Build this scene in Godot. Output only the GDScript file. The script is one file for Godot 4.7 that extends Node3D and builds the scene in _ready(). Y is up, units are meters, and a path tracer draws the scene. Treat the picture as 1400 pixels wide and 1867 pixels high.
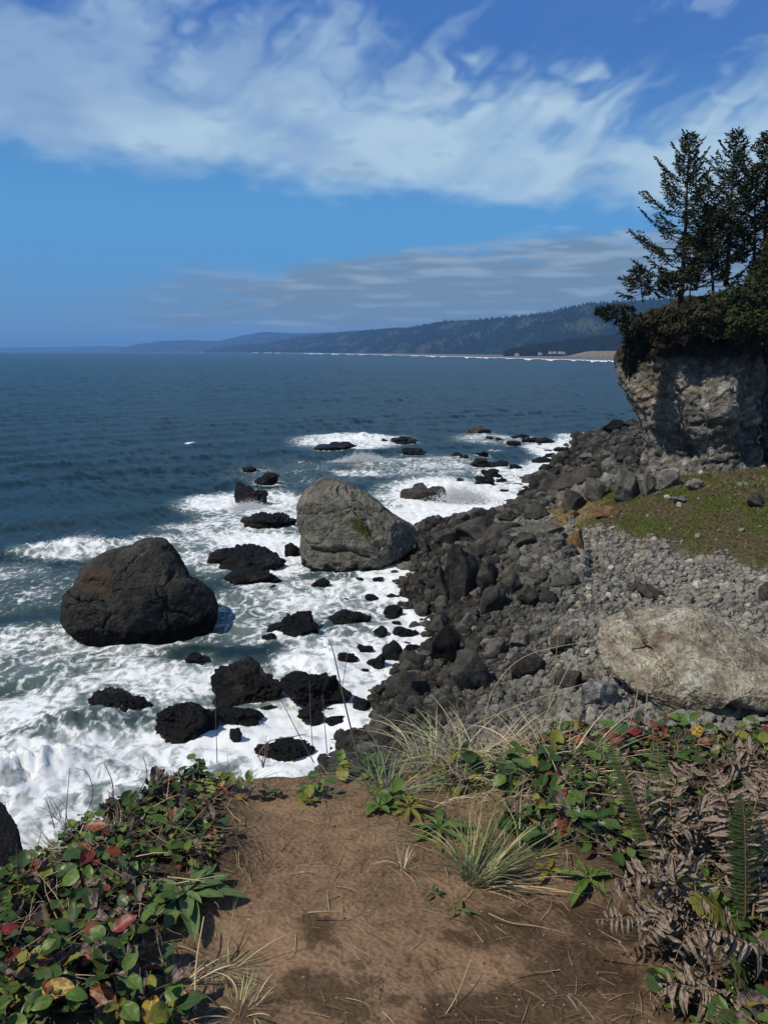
extends Node3D
# A rocky coast seen from a bluff-top path: metres, y up, sea level at y = 0, the view is along -z.

const FOCAL := 1410.4           # photograph pixels; the photograph is 1400 x 1867
const TILT := -0.20525          # camera pitch, radians
const EYE := Vector3(0, 20, 0)
const GROUND := 18.4            # height of the bluff-top path

var noise: FastNoiseLite        # smooth, four octaves
var ridge: FastNoiseLite        # ridged, creases
var cells: FastNoiseLite        # cellular, blocky facets
var soft: FastNoiseLite         # one octave
var rng: RandomNumberGenerator
var M := {}                     # materials
var balls := {}                 # unit icospheres
var names := {}
var shore := PackedVector2Array()
var land := PackedVector2Array()
var rocks_at := []              # [x, z, radius] of what stands in the water, for the foam
var H_GRID := PackedFloat32Array()


# ---------------------------------------------------------------- places
func ray(px: float, py: float) -> Vector3:
	return Vector3((px - 700.0) / FOCAL, -(py - 933.5) / FOCAL, -1.0).rotated(Vector3.RIGHT, TILT)

func spot(px: float, py: float, h: float) -> Vector3:
	var d := ray(px, py)
	return EYE + d * ((h - EYE.y) / d.y)

func at_depth(px: float, py: float, depth: float) -> Vector3:
	var d := ray(px, py)
	return EYE + d * (depth / -d.z)

func hit(px: float, py: float) -> Vector3:                 # where that line of sight meets the shore
	var d := ray(px, py).normalized()
	var t := 24.0
	while t < 260.0:
		var p := EYE + d * t
		if p.y < land_height(p.x, p.z):
			return Vector3(p.x, land_height(p.x, p.z), p.z)
		t += 0.25
	return EYE + d * 200.0

func near_hit(px: float, py: float) -> Vector3:            # the same for the bluff top
	var d := ray(px, py).normalized()
	var t := 1.0
	while t < 14.0:
		var p := EYE + d * t
		if p.y < top_height(p.x, p.z):
			return Vector3(p.x, top_height(p.x, p.z), p.z)
		t += 0.02
	return EYE + d * 3.0


# ---------------------------------------------------------------- nodes
func numbered(called: String) -> String:
	var n: int = names.get(called, 0)
	names[called] = n + 1
	return called if n == 0 else "%s_%03d" % [called, n]

func tag(o: Node3D, label: String, category := "", group := "", kind := "") -> Node3D:
	if label: o.set_meta("label", label)
	if category: o.set_meta("category", category)
	if group: o.set_meta("group", group)
	if kind: o.set_meta("kind", kind)
	return o

func thing(called: String, at: Vector3) -> Node3D:
	var o := Node3D.new()
	o.name = numbered(called)
	o.position = at
	add_child(o)
	return o

func put(called: String, mesh: Mesh, mat: Material, parent: Node3D = null, at := Transform3D()) -> MeshInstance3D:
	var o := MeshInstance3D.new()
	o.name = numbered(called) if parent == null else called
	o.mesh = mesh
	o.material_override = mat
	o.transform = at
	if parent == null: add_child(o)
	else: parent.add_child(o, true)
	return o

func many(called: String, mesh: Mesh, mat: Material, places: Array, tints: Array, parent: Node3D = null) -> MultiMeshInstance3D:
	var mm := MultiMesh.new()
	mm.transform_format = MultiMesh.TRANSFORM_3D
	mm.use_colors = true
	mm.mesh = mesh
	mm.instance_count = places.size()
	for i in places.size():
		mm.set_instance_transform(i, places[i])
		mm.set_instance_color(i, tints[i])
	var o := MultiMeshInstance3D.new()
	o.name = numbered(called) if parent == null else called
	o.multimesh = mm
	o.material_override = mat
	if parent == null: add_child(o)
	else: parent.add_child(o, true)
	o.set_meta("kind", "stuff")
	return o


# ---------------------------------------------------------------- meshes
func build(v: PackedVector3Array, idx: PackedInt32Array, col := PackedColorArray(), uv := PackedVector2Array()) -> ArrayMesh:
	var n := PackedVector3Array()
	n.resize(v.size())
	for i in range(0, idx.size(), 3):
		var a := v[idx[i]]
		var f := (v[idx[i + 2]] - a).cross(v[idx[i + 1]] - a)
		n[idx[i]] += f
		n[idx[i + 1]] += f
		n[idx[i + 2]] += f
	for i in n.size():
		n[i] = n[i].normalized() if n[i].length_squared() > 1e-20 else Vector3.UP
	var a := []
	a.resize(Mesh.ARRAY_MAX)
	a[Mesh.ARRAY_VERTEX] = v
	a[Mesh.ARRAY_NORMAL] = n
	a[Mesh.ARRAY_INDEX] = idx
	if col.size(): a[Mesh.ARRAY_COLOR] = col
	if uv.size(): a[Mesh.ARRAY_TEX_UV] = uv
	var m := ArrayMesh.new()
	m.add_surface_from_arrays(Mesh.PRIMITIVE_TRIANGLES, a)
	return m

func grid_index(nx: int, ny: int, flip := false) -> PackedInt32Array:   # rows of nx vertices
	var idx := PackedInt32Array()
	for j in ny - 1:
		for i in nx - 1:
			var a := j * nx + i
			if flip: idx.append_array(PackedInt32Array([a, a + nx, a + 1, a + 1, a + nx, a + nx + 1]))
			else: idx.append_array(PackedInt32Array([a, a + 1, a + nx, a + 1, a + nx + 1, a + nx]))
	return idx

func ball(level: int) -> Array:                            # [vertices, indices] of a unit icosphere
	if balls.has(level): return balls[level]
	var v := PackedVector3Array()
	var f := PackedInt32Array()
	if level == 0:
		var t := (1.0 + sqrt(5.0)) / 2.0
		for s in [-1.0, 1.0]:
			for u in [-t, t]:
				v.append(Vector3(s, u, 0).normalized())
				v.append(Vector3(0, s, u).normalized())
				v.append(Vector3(u, 0, s).normalized())
		for a in 12:
			for b in range(a + 1, 12):
				for c in range(b + 1, 12):
					if v[a].distance_to(v[b]) < 1.1 and v[b].distance_to(v[c]) < 1.1 and v[a].distance_to(v[c]) < 1.1:
						if (v[c] - v[a]).cross(v[b] - v[a]).dot(v[a]) > 0: f.append_array(PackedInt32Array([a, b, c]))
						else: f.append_array(PackedInt32Array([a, c, b]))
	else:
		var low: Array = ball(level - 1)
		v = low[0].duplicate()
		var old: PackedInt32Array = low[1]
		var mid := {}
		for i in range(0, old.size(), 3):
			var m := PackedInt32Array()
			for e in 3:
				var a := old[i + e]
				var b := old[i + (e + 1) % 3]
				var key := mini(a, b) * 1000000 + maxi(a, b)
				if not mid.has(key):
					mid[key] = v.size()
					v.append((v[a] + v[b]).normalized())
				m.append(mid[key])
			f.append_array(PackedInt32Array([old[i], m[0], m[2], m[0], old[i + 1], m[1], m[2], m[1], old[i + 2], m[0], m[1], m[2]]))
	balls[level] = [v, f]
	return balls[level]

func tube(v: PackedVector3Array, idx: PackedInt32Array, path: PackedVector3Array, radii: PackedFloat32Array, sides: int) -> void:
	var from := v.size()
	for i in path.size():
		var d := (path[mini(i + 1, path.size() - 1)] - path[maxi(i - 1, 0)]).normalized()
		var side := d.cross(Vector3.UP if absf(d.y) < 0.9 else Vector3.RIGHT).normalized()
		var up := side.cross(d)
		for k in sides:
			var a := TAU * k / sides
			v.append(path[i] + (side * cos(a) + up * sin(a)) * radii[i])
	for i in path.size() - 1:
		for k in sides:
			var a := from + i * sides + k
			var b := from + i * sides + (k + 1) % sides
			idx.append_array(PackedInt32Array([a, b, a + sides, b, b + sides, a + sides]))

func tube_mesh(path: PackedVector3Array, r0: float, r1: float, sides := 5) -> ArrayMesh:
	var v := PackedVector3Array()
	var idx := PackedInt32Array()
	var r := PackedFloat32Array()
	for i in path.size(): r.append(lerpf(r0, r1, float(i) / (path.size() - 1)))
	tube(v, idx, path, r, sides)
	return build(v, idx)

func sn(f: FastNoiseLite, p: Vector3, scale: float) -> float:
	return f.get_noise_3d(p.x * scale, p.y * scale, p.z * scale)


# ---------------------------------------------------------------- rock
func rock_tint(style: String, p: Vector3, above: float, size: float) -> Color:
	var a := sn(noise, p, 0.9 / maxf(size, 0.6)) 
	var b := sn(noise, p + Vector3(31, 7, 5), 3.2 / maxf(size, 0.6))
	var k := clampf(0.5 + 0.55 * a + 0.45 * b, 0.0, 1.0)
	var c: Color
	match style:
		"mussel":
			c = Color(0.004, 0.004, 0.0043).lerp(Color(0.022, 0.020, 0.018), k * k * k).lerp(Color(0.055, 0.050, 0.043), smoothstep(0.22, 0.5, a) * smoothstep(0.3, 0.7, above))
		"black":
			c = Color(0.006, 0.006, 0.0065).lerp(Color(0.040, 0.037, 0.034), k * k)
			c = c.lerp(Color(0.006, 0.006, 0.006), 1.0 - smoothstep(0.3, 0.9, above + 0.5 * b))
		"dark":
			c = Color(0.042, 0.040, 0.037).lerp(Color(0.135, 0.124, 0.108), k)
		"grey":
			c = Color(0.085, 0.082, 0.073).lerp(Color(0.27, 0.255, 0.22), k)
		"pale":
			c = Color(0.13, 0.125, 0.11).lerp(Color(0.36, 0.34, 0.30), k)
		"white":
			c = Color(0.10, 0.10, 0.10).lerp(Color(0.55, 0.54, 0.52), clampf(k * 1.5 - 0.3, 0, 1))
		"rust":
			c = Color(0.10, 0.07, 0.045).lerp(Color(0.34, 0.20, 0.09), k)
		_:
			c = Color(0.1, 0.1, 0.1)
	return c

# A rock from an icosphere: flat cuts (angular > 0) or round, then creased and roughened. Its base is at y = 0 of its own axes, sunk by «sunk» metres.
func rock_mesh(level: int, size: Vector3, seed_at: int, cuts: int, rough: float, style: String, sunk := 0.0) -> ArrayMesh:
	var r := RandomNumberGenerator.new()
	r.seed = seed_at * 7919 + 13
	var planes := []
	for i in (cuts if style == "mussel" else cuts * 2):
		var n := Vector3(r.randf_range(-1, 1), r.randf_range(-0.8, 1.0), r.randf_range(-1, 1)).normalized()
		planes.append([n, r.randf_range(0.50, 0.90)])
	var unit: PackedVector3Array = ball(level)[0]
	var v := PackedVector3Array()
	var col := PackedColorArray()
	v.resize(unit.size())
	col.resize(unit.size())
	var off := Vector3(r.randf_range(-90, 90), r.randf_range(-90, 90), r.randf_range(-90, 90))
	var mean := (size.x + size.y + size.z) / 3.0
	for i in unit.size():
		var d := unit[i]
		var reach := 1.0
		for pl in planes:
			var n: Vector3 = pl[0]
			var c := d.dot(n)
			if c > 0.05: reach = minf(reach, pl[1] / c)
		var wob := 1.0 + (0.30 if style == "mussel" else 0.16) * sn(soft, d + off, 0.9)
		var p := d * reach * wob
		p = Vector3(p.x * size.x * 0.5, (p.y + 0.5) / 1.5 * size.y, p.z * size.z * 0.5)
		var q := p + off
		var bump := 0.55 * sn(noise, q, 0.7 / mean) + 0.16 * sn(noise, q, 2.6 / mean) + (0.20 * sn(soft, q, 9.0 / mean) if style == "mussel" else 0.0)
		bump -= 0.34 * maxf(0.0, sn(ridge, q, 0.8 / mean) - 0.45)
		p += d * bump * rough * mean * 0.5
		p.y -= sunk
		v[i] = p
		col[i] = rock_tint(style, q, p.y, mean)
	return build(v, ball(level)[1], col)

func profile(rows: Array, t: float) -> Array:              # rows [h, xl, xr, zf, zb] by height, t in 0..1 over rows
	var f := t * (rows.size() - 1)
	var i := mini(int(f), rows.size() - 2)
	var k := f - i
	var out := []
	for c in 5: out.append(lerpf(rows[i][c], rows[i + 1][c], k))
	return out

# A large rock whose outline is given by height: left and right edges, front and back faces. Rings of it are joined and roughened.
func stack_rock(rows: Array, nt: int, nh: int, power: float, rough: float, seed_at: int, style: String, creases := [], dents := [], facets := 0) -> ArrayMesh:
	var v := PackedVector3Array()
	var off := Vector3(seed_at * 13.7, seed_at * 5.1, -seed_at * 9.3)
	var caps := [[0.93, 0.35], [0.75, 0.6], [0.5, 0.8], [0.25, 0.9], [0.02, 0.92]]
	var top: Array = rows[rows.size() - 1]
	var w_top: float = minf(top[2] - top[1], top[3] - top[4])
	for j in nh + caps.size():
		var row: Array
		if j < nh: row = profile(rows, float(j) / (nh - 1))
		else:
			var c: Array = caps[j - nh]
			var mx: float = (top[1] + top[2]) / 2
			var mz: float = (top[3] + top[4]) / 2
			row = [top[0] + w_top * 0.16 * c[1], lerpf(mx, top[1], c[0]), lerpf(mx, top[2], c[0]), lerpf(mz, top[3], c[0]), lerpf(mz, top[4], c[0])]
		for i in nt + 1:
			var a := TAU * i / nt
			var ca := cos(a)
			var sa := sin(a)
			var x := signf(ca) * pow(absf(ca), 2.0 / power)
			var z := signf(sa) * pow(absf(sa), 2.0 / power)
			v.append(Vector3((row[1] + row[2]) / 2 + x * (row[2] - row[1]) / 2, row[0], (row[3] + row[4]) / 2 + z * (row[3] - row[4]) / 2))
	var fr := RandomNumberGenerator.new()
	fr.seed = seed_at * 101
	for k in facets:                                       # flat faces
		var fn := Vector3(fr.randf_range(-0.8, 0.8), fr.randf_range(-0.2, 0.7), fr.randf_range(0.2, 1.0)).normalized()
		var far := -1e9
		for i in range(0, v.size(), 5): far = maxf(far, v[i].dot(fn))
		var mid := (v[0] + v[v.size() - 1]) * 0.5
		var lim := lerpf(mid.dot(fn), far, fr.randf_range(0.84, 0.97) if style == "cliff" else fr.randf_range(0.90, 0.975))
		for i in v.size():
			var over := v[i].dot(fn) - lim
			if over > 0.0: v[i] -= fn * over * 0.88
	var idx := grid_index(nt + 1, nh + caps.size())
	var flat := build(v, idx)
	var n: PackedVector3Array = flat.surface_get_arrays(0)[Mesh.ARRAY_NORMAL]
	var col := PackedColorArray()
	col.resize(v.size())
	var span := 0.0
	for rw in rows: span = maxf(span, rw[2] - rw[1])
	var stride := nt + 1
	for j in nh + caps.size():                             # close the seam
		var m := (n[j * stride] + n[j * stride + nt]).normalized()
		n[j * stride] = m
		n[j * stride + nt] = m
	for i in v.size():
		var p := v[i]
		var q := p + off
		var tilt := Vector3(q.x * 0.8 + q.y * 0.55, q.y * 1.15 - q.x * 0.45, q.z)   # the grain of the stone runs down to the right
		var wild := tilt + Vector3(sn(noise, q, 0.5), sn(noise, q + Vector3(17, 3, 9), 0.5), 0.0) * 1.1
		var b := 0.55 * sn(noise, q, 0.09) + 0.30 * sn(noise, tilt, 0.26) + 0.09 * sn(noise, tilt, 1.0) + 0.035 * sn(noise, q, 3.4)
		b -= 0.30 * exp(-(sn(cells, wild, 0.20) + 1.0) / 0.045) + 0.15 * exp(-(sn(cells, wild, 0.52) + 1.0) / 0.06)      # joints between the blocks of the stone
		b -= 0.22 * maxf(0.0, sn(ridge, tilt, 0.16) - 0.45)
		if style == "cliff":
			b -= 0.30 * exp(-(sn(cells, wild * Vector3(1.0, 0.6, 1.0), 0.13) + 1.0) / 0.06)
			b -= 0.26 * (sn(ridge, Vector3(q.x * 1.1 + q.y * 0.4, q.y * 0.55 - q.x * 0.3, q.z), 0.17)) + 0.08 * sn(ridge, wild, 0.55)
			for dn in dents:
				b += dn[4] / rough * exp(-pow((p.x - dn[0]) / dn[2], 2.0) - pow((p.y - dn[1]) / dn[3], 2.0)) * (1.0 if n[i].z > 0.0 else 0.0)
		var dark := 0.0
		for cr in creases:                                 # [points in x, y of the front; depth; half width; how far the stone below draws back]
			if n[i].z > -0.2:
				var best := 99.0
				var below := 0.0
				for s in cr[0].size() - 1:
					var a: Vector2 = cr[0][s]
					var e: Vector2 = cr[0][s + 1]
					var w := Vector2(p.x + 0.25 * sn(noise, q, 0.8), p.y + 0.25 * sn(noise, q + Vector3(9, 9, 9), 0.8))
					var near := Geometry2D.get_closest_point_to_segment(w, a, e)
					var dd := w.distance_to(near)
					if dd < best:
						best = dd
						below = 1.0 if (e - a).cross(w - a) < 0 else 0.0
				var g := exp(-pow(best / cr[2], 2.0))
				b -= g * cr[1] / rough
				b -= below * cr[3] / rough * exp(-best / 1.6)
				dark = maxf(dark, g)
		v[i] = p + n[i] * b * rough
		if style != "cliff": v[i].y = maxf(v[i].y, p.y - 0.6)
		col[i] = stack_tint(style, v[i], q, tilt, n[i])
	return build(v, idx, col)

func stack_tint(style: String, p: Vector3, q: Vector3, tilt: Vector3, n: Vector3) -> Color:
	var a := sn(noise, tilt, 0.22)
	var b := sn(noise, tilt + Vector3(40, 2, 8), 0.9)
	var e := sn(noise, q + Vector3(3, 77, 1), 2.6)
	var k := clampf(0.5 + 0.5 * a + 0.5 * b + 0.3 * e, 0.0, 1.0)
	var c: Color
	match style:
		"pale rock":
			c = Color(0.085, 0.083, 0.073).lerp(Color(0.29, 0.275, 0.225), k)
			c = c.lerp(Color(0.36, 0.34, 0.29), 0.6 * smoothstep(0.1, 0.5, sn(noise, q, 0.35)) * smoothstep(3.0, 6.0, p.y))
			var moss := smoothstep(1.0, 0.3, Vector2((p.x - 0.9) * 0.8 + (p.y - 4.2) * 0.5, p.y - 4.0 + (p.x - 0.9) * 0.5).length() + 0.7 * b)
			c = c.lerp(Color(0.075, 0.072, 0.018), moss)
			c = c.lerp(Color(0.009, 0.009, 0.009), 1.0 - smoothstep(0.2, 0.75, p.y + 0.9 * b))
		"dark rock":
			c = Color(0.020, 0.021, 0.0205).lerp(Color(0.070, 0.068, 0.062), k)
			c = c.lerp(Color(0.092, 0.089, 0.080), 0.25 + 0.75 * smoothstep(-0.1, 0.5, a) if p.y > 3.6 else 0.0)
			c = c.lerp(Color(0.12, 0.07, 0.032), 0.4 * smoothstep(1.3, 0.2, Vector2((p.x + 2.7) * 0.55, p.y - 4.2).length() + 1.2 * b))
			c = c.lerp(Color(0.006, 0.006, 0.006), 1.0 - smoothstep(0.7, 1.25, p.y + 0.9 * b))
		"boulder":
			c = Color(0.21, 0.178, 0.138).lerp(Color(0.54, 0.49, 0.375), k)
			c = c.lerp(Color(0.19, 0.135, 0.10), 0.75 * smoothstep(0.05, 0.4, sn(noise, tilt + Vector3(5, 50, 2), 0.35)))
			c = c.lerp(Color(0.60, 0.58, 0.50), 0.7 * smoothstep(0.2, 0.5, sn(noise, q + Vector3(60, 0, 2), 0.5) + 0.25 * e))
			c = c.lerp(Color(0.20, 0.20, 0.155), 0.4 * smoothstep(1.6, 0.6, p.y))
		"cliff":
			c = Color(0.075, 0.074, 0.070).lerp(Color(0.36, 0.335, 0.285), k)
			c = c.lerp(Color(0.36, 0.29, 0.19), 0.5 * smoothstep(0.05, 0.5, sn(noise, q + Vector3(8, 90, 3), 0.16)) * smoothstep(5.0, 10.0, p.y))
			var vein := smoothstep(0.45, 0.85, sn(ridge, tilt + Vector3(70, 3, 1), 0.22) + 0.3 * b)
			c = c.lerp(Color(0.60, 0.58, 0.52), 0.6 * vein)
			c = c.lerp(Color(0.42, 0.42, 0.41), 0.6 * smoothstep(0.1, 0.5, b) * smoothstep(4.0, 0.0, p.y))
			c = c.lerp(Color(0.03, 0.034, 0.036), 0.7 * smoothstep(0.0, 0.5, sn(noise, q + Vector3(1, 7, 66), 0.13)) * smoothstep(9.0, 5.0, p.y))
			c = c.lerp(Color(0.06, 0.05, 0.035), smoothstep(13.0, 15.0, p.y + 2.0 * a))
		_:
			c = Color(0.2, 0.2, 0.2)
	return c


# ---------------------------------------------------------------- the lie of the land
func shore_distance(x: float, z: float) -> float:          # metres inland of the waterline, negative out in the water
	var p := Vector2(x, z)
	var best := 1e9
	for i in shore.size() - 1:
		best = minf(best, p.distance_squared_to(Geometry2D.get_closest_point_to_segment(p, shore[i], shore[i + 1])))
	return sqrt(best) * (1.0 if Geometry2D.is_point_in_polygon(p, land) else -1.0)

func slope_side(x: float, z: float) -> float:              # metres up the grassy slope from the foot path
	return (x - 18.0) * 0.903 - (z + 77.0) * 0.43

func raw_height(x: float, z: float) -> float:
	var s := shore_distance(x, z) + 1.2 * soft.get_noise_2d(x * 0.25, z * 0.25)
	var h := maxf(-3.0, s * 0.35) if s < 0 else 1.7 * (1.0 - exp(-s / 4.0)) + 0.075 * minf(s, 30.0)
	var g := slope_side(x, z)
	var up := smoothstep(-96.0, -78.0, z)
	h += up * 0.42 * (clampf(g, 0.0, 9.0) + 0.12 * clampf(g - 9.0, 0.0, 30.0)) 
	h += 2.5 * exp(-(pow((x - 11.5) / 4.6, 2.0) + pow((z + 62.0) / 6.5, 2.0)))      # the outcrop in the middle of the shingle
	h += 2.2 * smoothstep(-100.0, -120.0, z) * smoothstep(4.0, 16.0, s)
	h += (0.35 * noise.get_noise_2d(x * 0.16, z * 0.16) + 0.10 * noise.get_noise_2d(x * 0.7, z * 0.7)) * smoothstep(-2.0, 3.0, s)
	return h

const HX0 := -8.0
const HZ0 := -222.0
const HSTEP := 0.8
const HNX := 190
const HNZ := 260
func land_height(x: float, z: float) -> float:
	var fx := clampf((x - HX0) / HSTEP, 0.0, HNX - 1.01)
	var fz := clampf((z - HZ0) / HSTEP, 0.0, HNZ - 1.01)
	var i := int(fx)
	var j := int(fz)
	var a := j * HNX + i
	return lerpf(lerpf(H_GRID[a], H_GRID[a + 1], fx - i), lerpf(H_GRID[a + HNX], H_GRID[a + HNX + 1], fx - i), fz - j)

var brink := PackedVector2Array([Vector2(-2.6, 3.0), Vector2(-2.1, 0.2), Vector2(-1.5, -1.35), Vector2(-1.2, -1.95), Vector2(-1.0, -2.35), Vector2(-0.78, -2.62), Vector2(-0.45, -2.78), Vector2(0.0, -2.82), Vector2(0.5, -2.95), Vector2(1.0, -3.0), Vector2(1.7, -2.95), Vector2(2.6, -2.85), Vector2(5.0, -2.2), Vector2(6.0, 3.0)])
func brink_distance(x: float, z: float) -> float:
	var p := Vector2(x, z)
	var best := 1e9
	for i in brink.size() - 1:
		best = minf(best, p.distance_squared_to(Geometry2D.get_closest_point_to_segment(p, brink[i], brink[i + 1])))
	return sqrt(best) * (1.0 if Geometry2D.is_point_in_polygon(p, brink) else -1.0)

func path_bank(x: float, z: float) -> float:               # 0 on the bare path, 1 in the plants beside it
	var left := -0.42 - 0.05 * (z + 2.0) + 0.10 * sin(z * 5.0)
	var right := 0.30 + 0.32 * smoothstep(-2.5, -1.7, z) + 0.05 * sin(z * 6.0)
	return maxf(smoothstep(left, left - 0.28, x), smoothstep(right, right + 0.28, x))

func top_height(x: float, z: float) -> float:
	var e := brink_distance(x, z) + 0.06 * noise.get_noise_2d(x * 1.6, z * 1.6)
	var h := GROUND + 0.05 * path_bank(x, z) + 0.025 * noise.get_noise_2d(x * 0.8, z * 0.8) + 0.012 * noise.get_noise_2d(x * 4.0, z * 4.0)
	h -= 0.05 * smoothstep(0.4, 0.0, e)
	if e < 0: h -= -e * 2.6 * smoothstep(0.0, 0.25, -e) + 0.3 * smoothstep(0.3, 2.0, -e) * (1.0 + noise.get_noise_2d(x, z)) - smoothstep(0.5, 2.5, -e) * (1.5 * noise.get_noise_2d(x * 0.30, z * 0.30) + 0.7 * maxf(0.0, ridge.get_noise_2d(x * 0.6, z * 0.6)))
	return maxf(h, -1.5)


# ---------------------------------------------------------------- textures and materials
func noise_bytes(size: int, freq: float, seed_at: int, kind := 0, octaves := 5, warp := 0.0, wrap := true) -> PackedByteArray:
	var f := FastNoiseLite.new()
	f.seed = seed_at
	f.frequency = freq
	f.noise_type = FastNoiseLite.TYPE_CELLULAR if kind == 2 else FastNoiseLite.TYPE_SIMPLEX_SMOOTH
	f.fractal_type = FastNoiseLite.FRACTAL_RIDGED if kind == 1 else FastNoiseLite.FRACTAL_FBM
	f.fractal_octaves = octaves
	if warp > 0.0:
		f.domain_warp_enabled = true
		f.domain_warp_amplitude = warp
		f.domain_warp_frequency = freq * 0.9
		f.domain_warp_fractal_octaves = 3
	var im := f.get_seamless_image(size, size) if wrap else f.get_image(size, size)
	im.convert(Image.FORMAT_L8)
	return im.get_data()

func grey_texture(size: int, bytes: PackedByteArray) -> ImageTexture:
	return ImageTexture.create_from_image(Image.create_from_data(size, size, false, Image.FORMAT_L8, bytes))

func rock_textures(seed_at: int, speck: float, low: float) -> Array:  # [albedo, height]
	var n := 512
	var a := noise_bytes(n, 0.012, seed_at)
	var b := noise_bytes(n, 0.05, seed_at + 1, 0, 4)
	var c := noise_bytes(n, 0.02, seed_at + 2, 1, 4, 12.0)
	var d := noise_bytes(n, 0.22, seed_at + 3, 0, 2)
	var rgb := PackedByteArray()
	rgb.resize(n * n * 3)
	var hi := PackedByteArray()
	hi.resize(n * n)
	for i in n * n:
		var crack := maxf(0.0, c[i] / 255.0 - 0.72) * 3.4
		var k := low + (a[i] / 255.0 - 0.5) * 0.42 + (b[i] / 255.0 - 0.5) * 0.42 + (d[i] / 255.0 - 0.5) * speck - crack * 0.16
		var t := (b[(i + 7777) % (n * n)] / 255.0 - 0.5) * 0.10
		rgb[i * 3] = int(clampf(k + t * 0.5, 0.02, 1.0) * 255.0)
		rgb[i * 3 + 1] = int(clampf(k, 0.02, 1.0) * 255.0)
		rgb[i * 3 + 2] = int(clampf(k - t * 0.6, 0.02, 1.0) * 255.0)
		hi[i] = int(clampf(0.55 + (a[i] / 255.0 - 0.5) * 0.7 + (b[i] / 255.0 - 0.5) * 0.5 + (d[i] / 255.0 - 0.5) * 0.16 - crack * 0.5, 0.0, 1.0) * 255.0)
	return [ImageTexture.create_from_image(Image.create_from_data(n, n, false, Image.FORMAT_RGB8, rgb)), grey_texture(n, hi)]

func stone_material(called: String, tex: Array, scale: float, relief: float, rough: float, tint := Color.WHITE) -> StandardMaterial3D:
	var m := StandardMaterial3D.new()
	m.resource_name = called
	m.albedo_color = (tint * Color(0.74, 0.735, 0.725)).linear_to_srgb()
	m.vertex_color_use_as_albedo = true
	m.albedo_texture = tex[0]
	m.roughness = rough
	m.metallic_specular = 0.22
	m.uv1_triplanar = true
	m.uv1_scale = Vector3.ONE * scale
	m.uv1_triplanar_sharpness = 3.0
	if relief > 0.0:
		m.heightmap_enabled = true
		m.heightmap_texture = tex[1]
		m.heightmap_scale = relief
	return m

func plain(called: String, c: Color, rough := 0.85, spec := 0.3, back := 0.0, tinted := false) -> StandardMaterial3D:
	var m := StandardMaterial3D.new()
	m.resource_name = called
	m.albedo_color = c.linear_to_srgb()
	m.roughness = rough
	m.metallic_specular = spec
	m.cull_mode = BaseMaterial3D.CULL_DISABLED
	m.vertex_color_use_as_albedo = tinted
	if back > 0.0:
		m.backlight_enabled = true
		m.backlight = Color(back, back, back)
	return m

func leaf_material(called: String, base: Color, vein: Color, blotch: Color, amount: float, rough: float, back: Color, seed_at: int, straight := false) -> StandardMaterial3D:
	var n := 128
	var a := noise_bytes(n, 0.03, seed_at)
	var b := noise_bytes(n, 0.15, seed_at + 1, 0, 2)
	var rgb := PackedByteArray()
	rgb.resize(n * n * 3)
	for y in n:
		for x in n:
			var i := y * n + x
			var u := absf(x - n * 0.5) / (n * 0.5)        # across the leaf
			var v := float(y) / n                          # along it
			var mid := exp(-pow(u / 0.05, 2.0))
			var side := pow(0.5 + 0.5 * cos((v * 7.0 - u * 1.6) * TAU), 14.0) * 0.55
			if straight: side = pow(0.5 + 0.5 * cos(u * 3.2 * TAU), 10.0) * 0.6
			var c := base.lerp(vein, clampf(mid + side * 0.5, 0.0, 1.0) * 0.6)
			var k := smoothstep(0.62 - amount, 0.80 - amount, a[i] / 255.0 + 0.12 * u)
			c = c.lerp(blotch, k)
			c = c * (0.80 + 0.4 * b[i] / 255.0)
			c = c.linear_to_srgb()
			rgb[i * 3] = int(clampf(c.r, 0, 1) * 255)
			rgb[i * 3 + 1] = int(clampf(c.g, 0, 1) * 255)
			rgb[i * 3 + 2] = int(clampf(c.b, 0, 1) * 255)
	var m := StandardMaterial3D.new()
	m.resource_name = called
	m.albedo_texture = ImageTexture.create_from_image(Image.create_from_data(n, n, false, Image.FORMAT_RGB8, rgb))
	m.roughness = rough + 0.08
	m.metallic_specular = 0.38
	m.cull_mode = BaseMaterial3D.CULL_DISABLED
	m.backlight_enabled = true
	m.backlight = back
	return m

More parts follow.
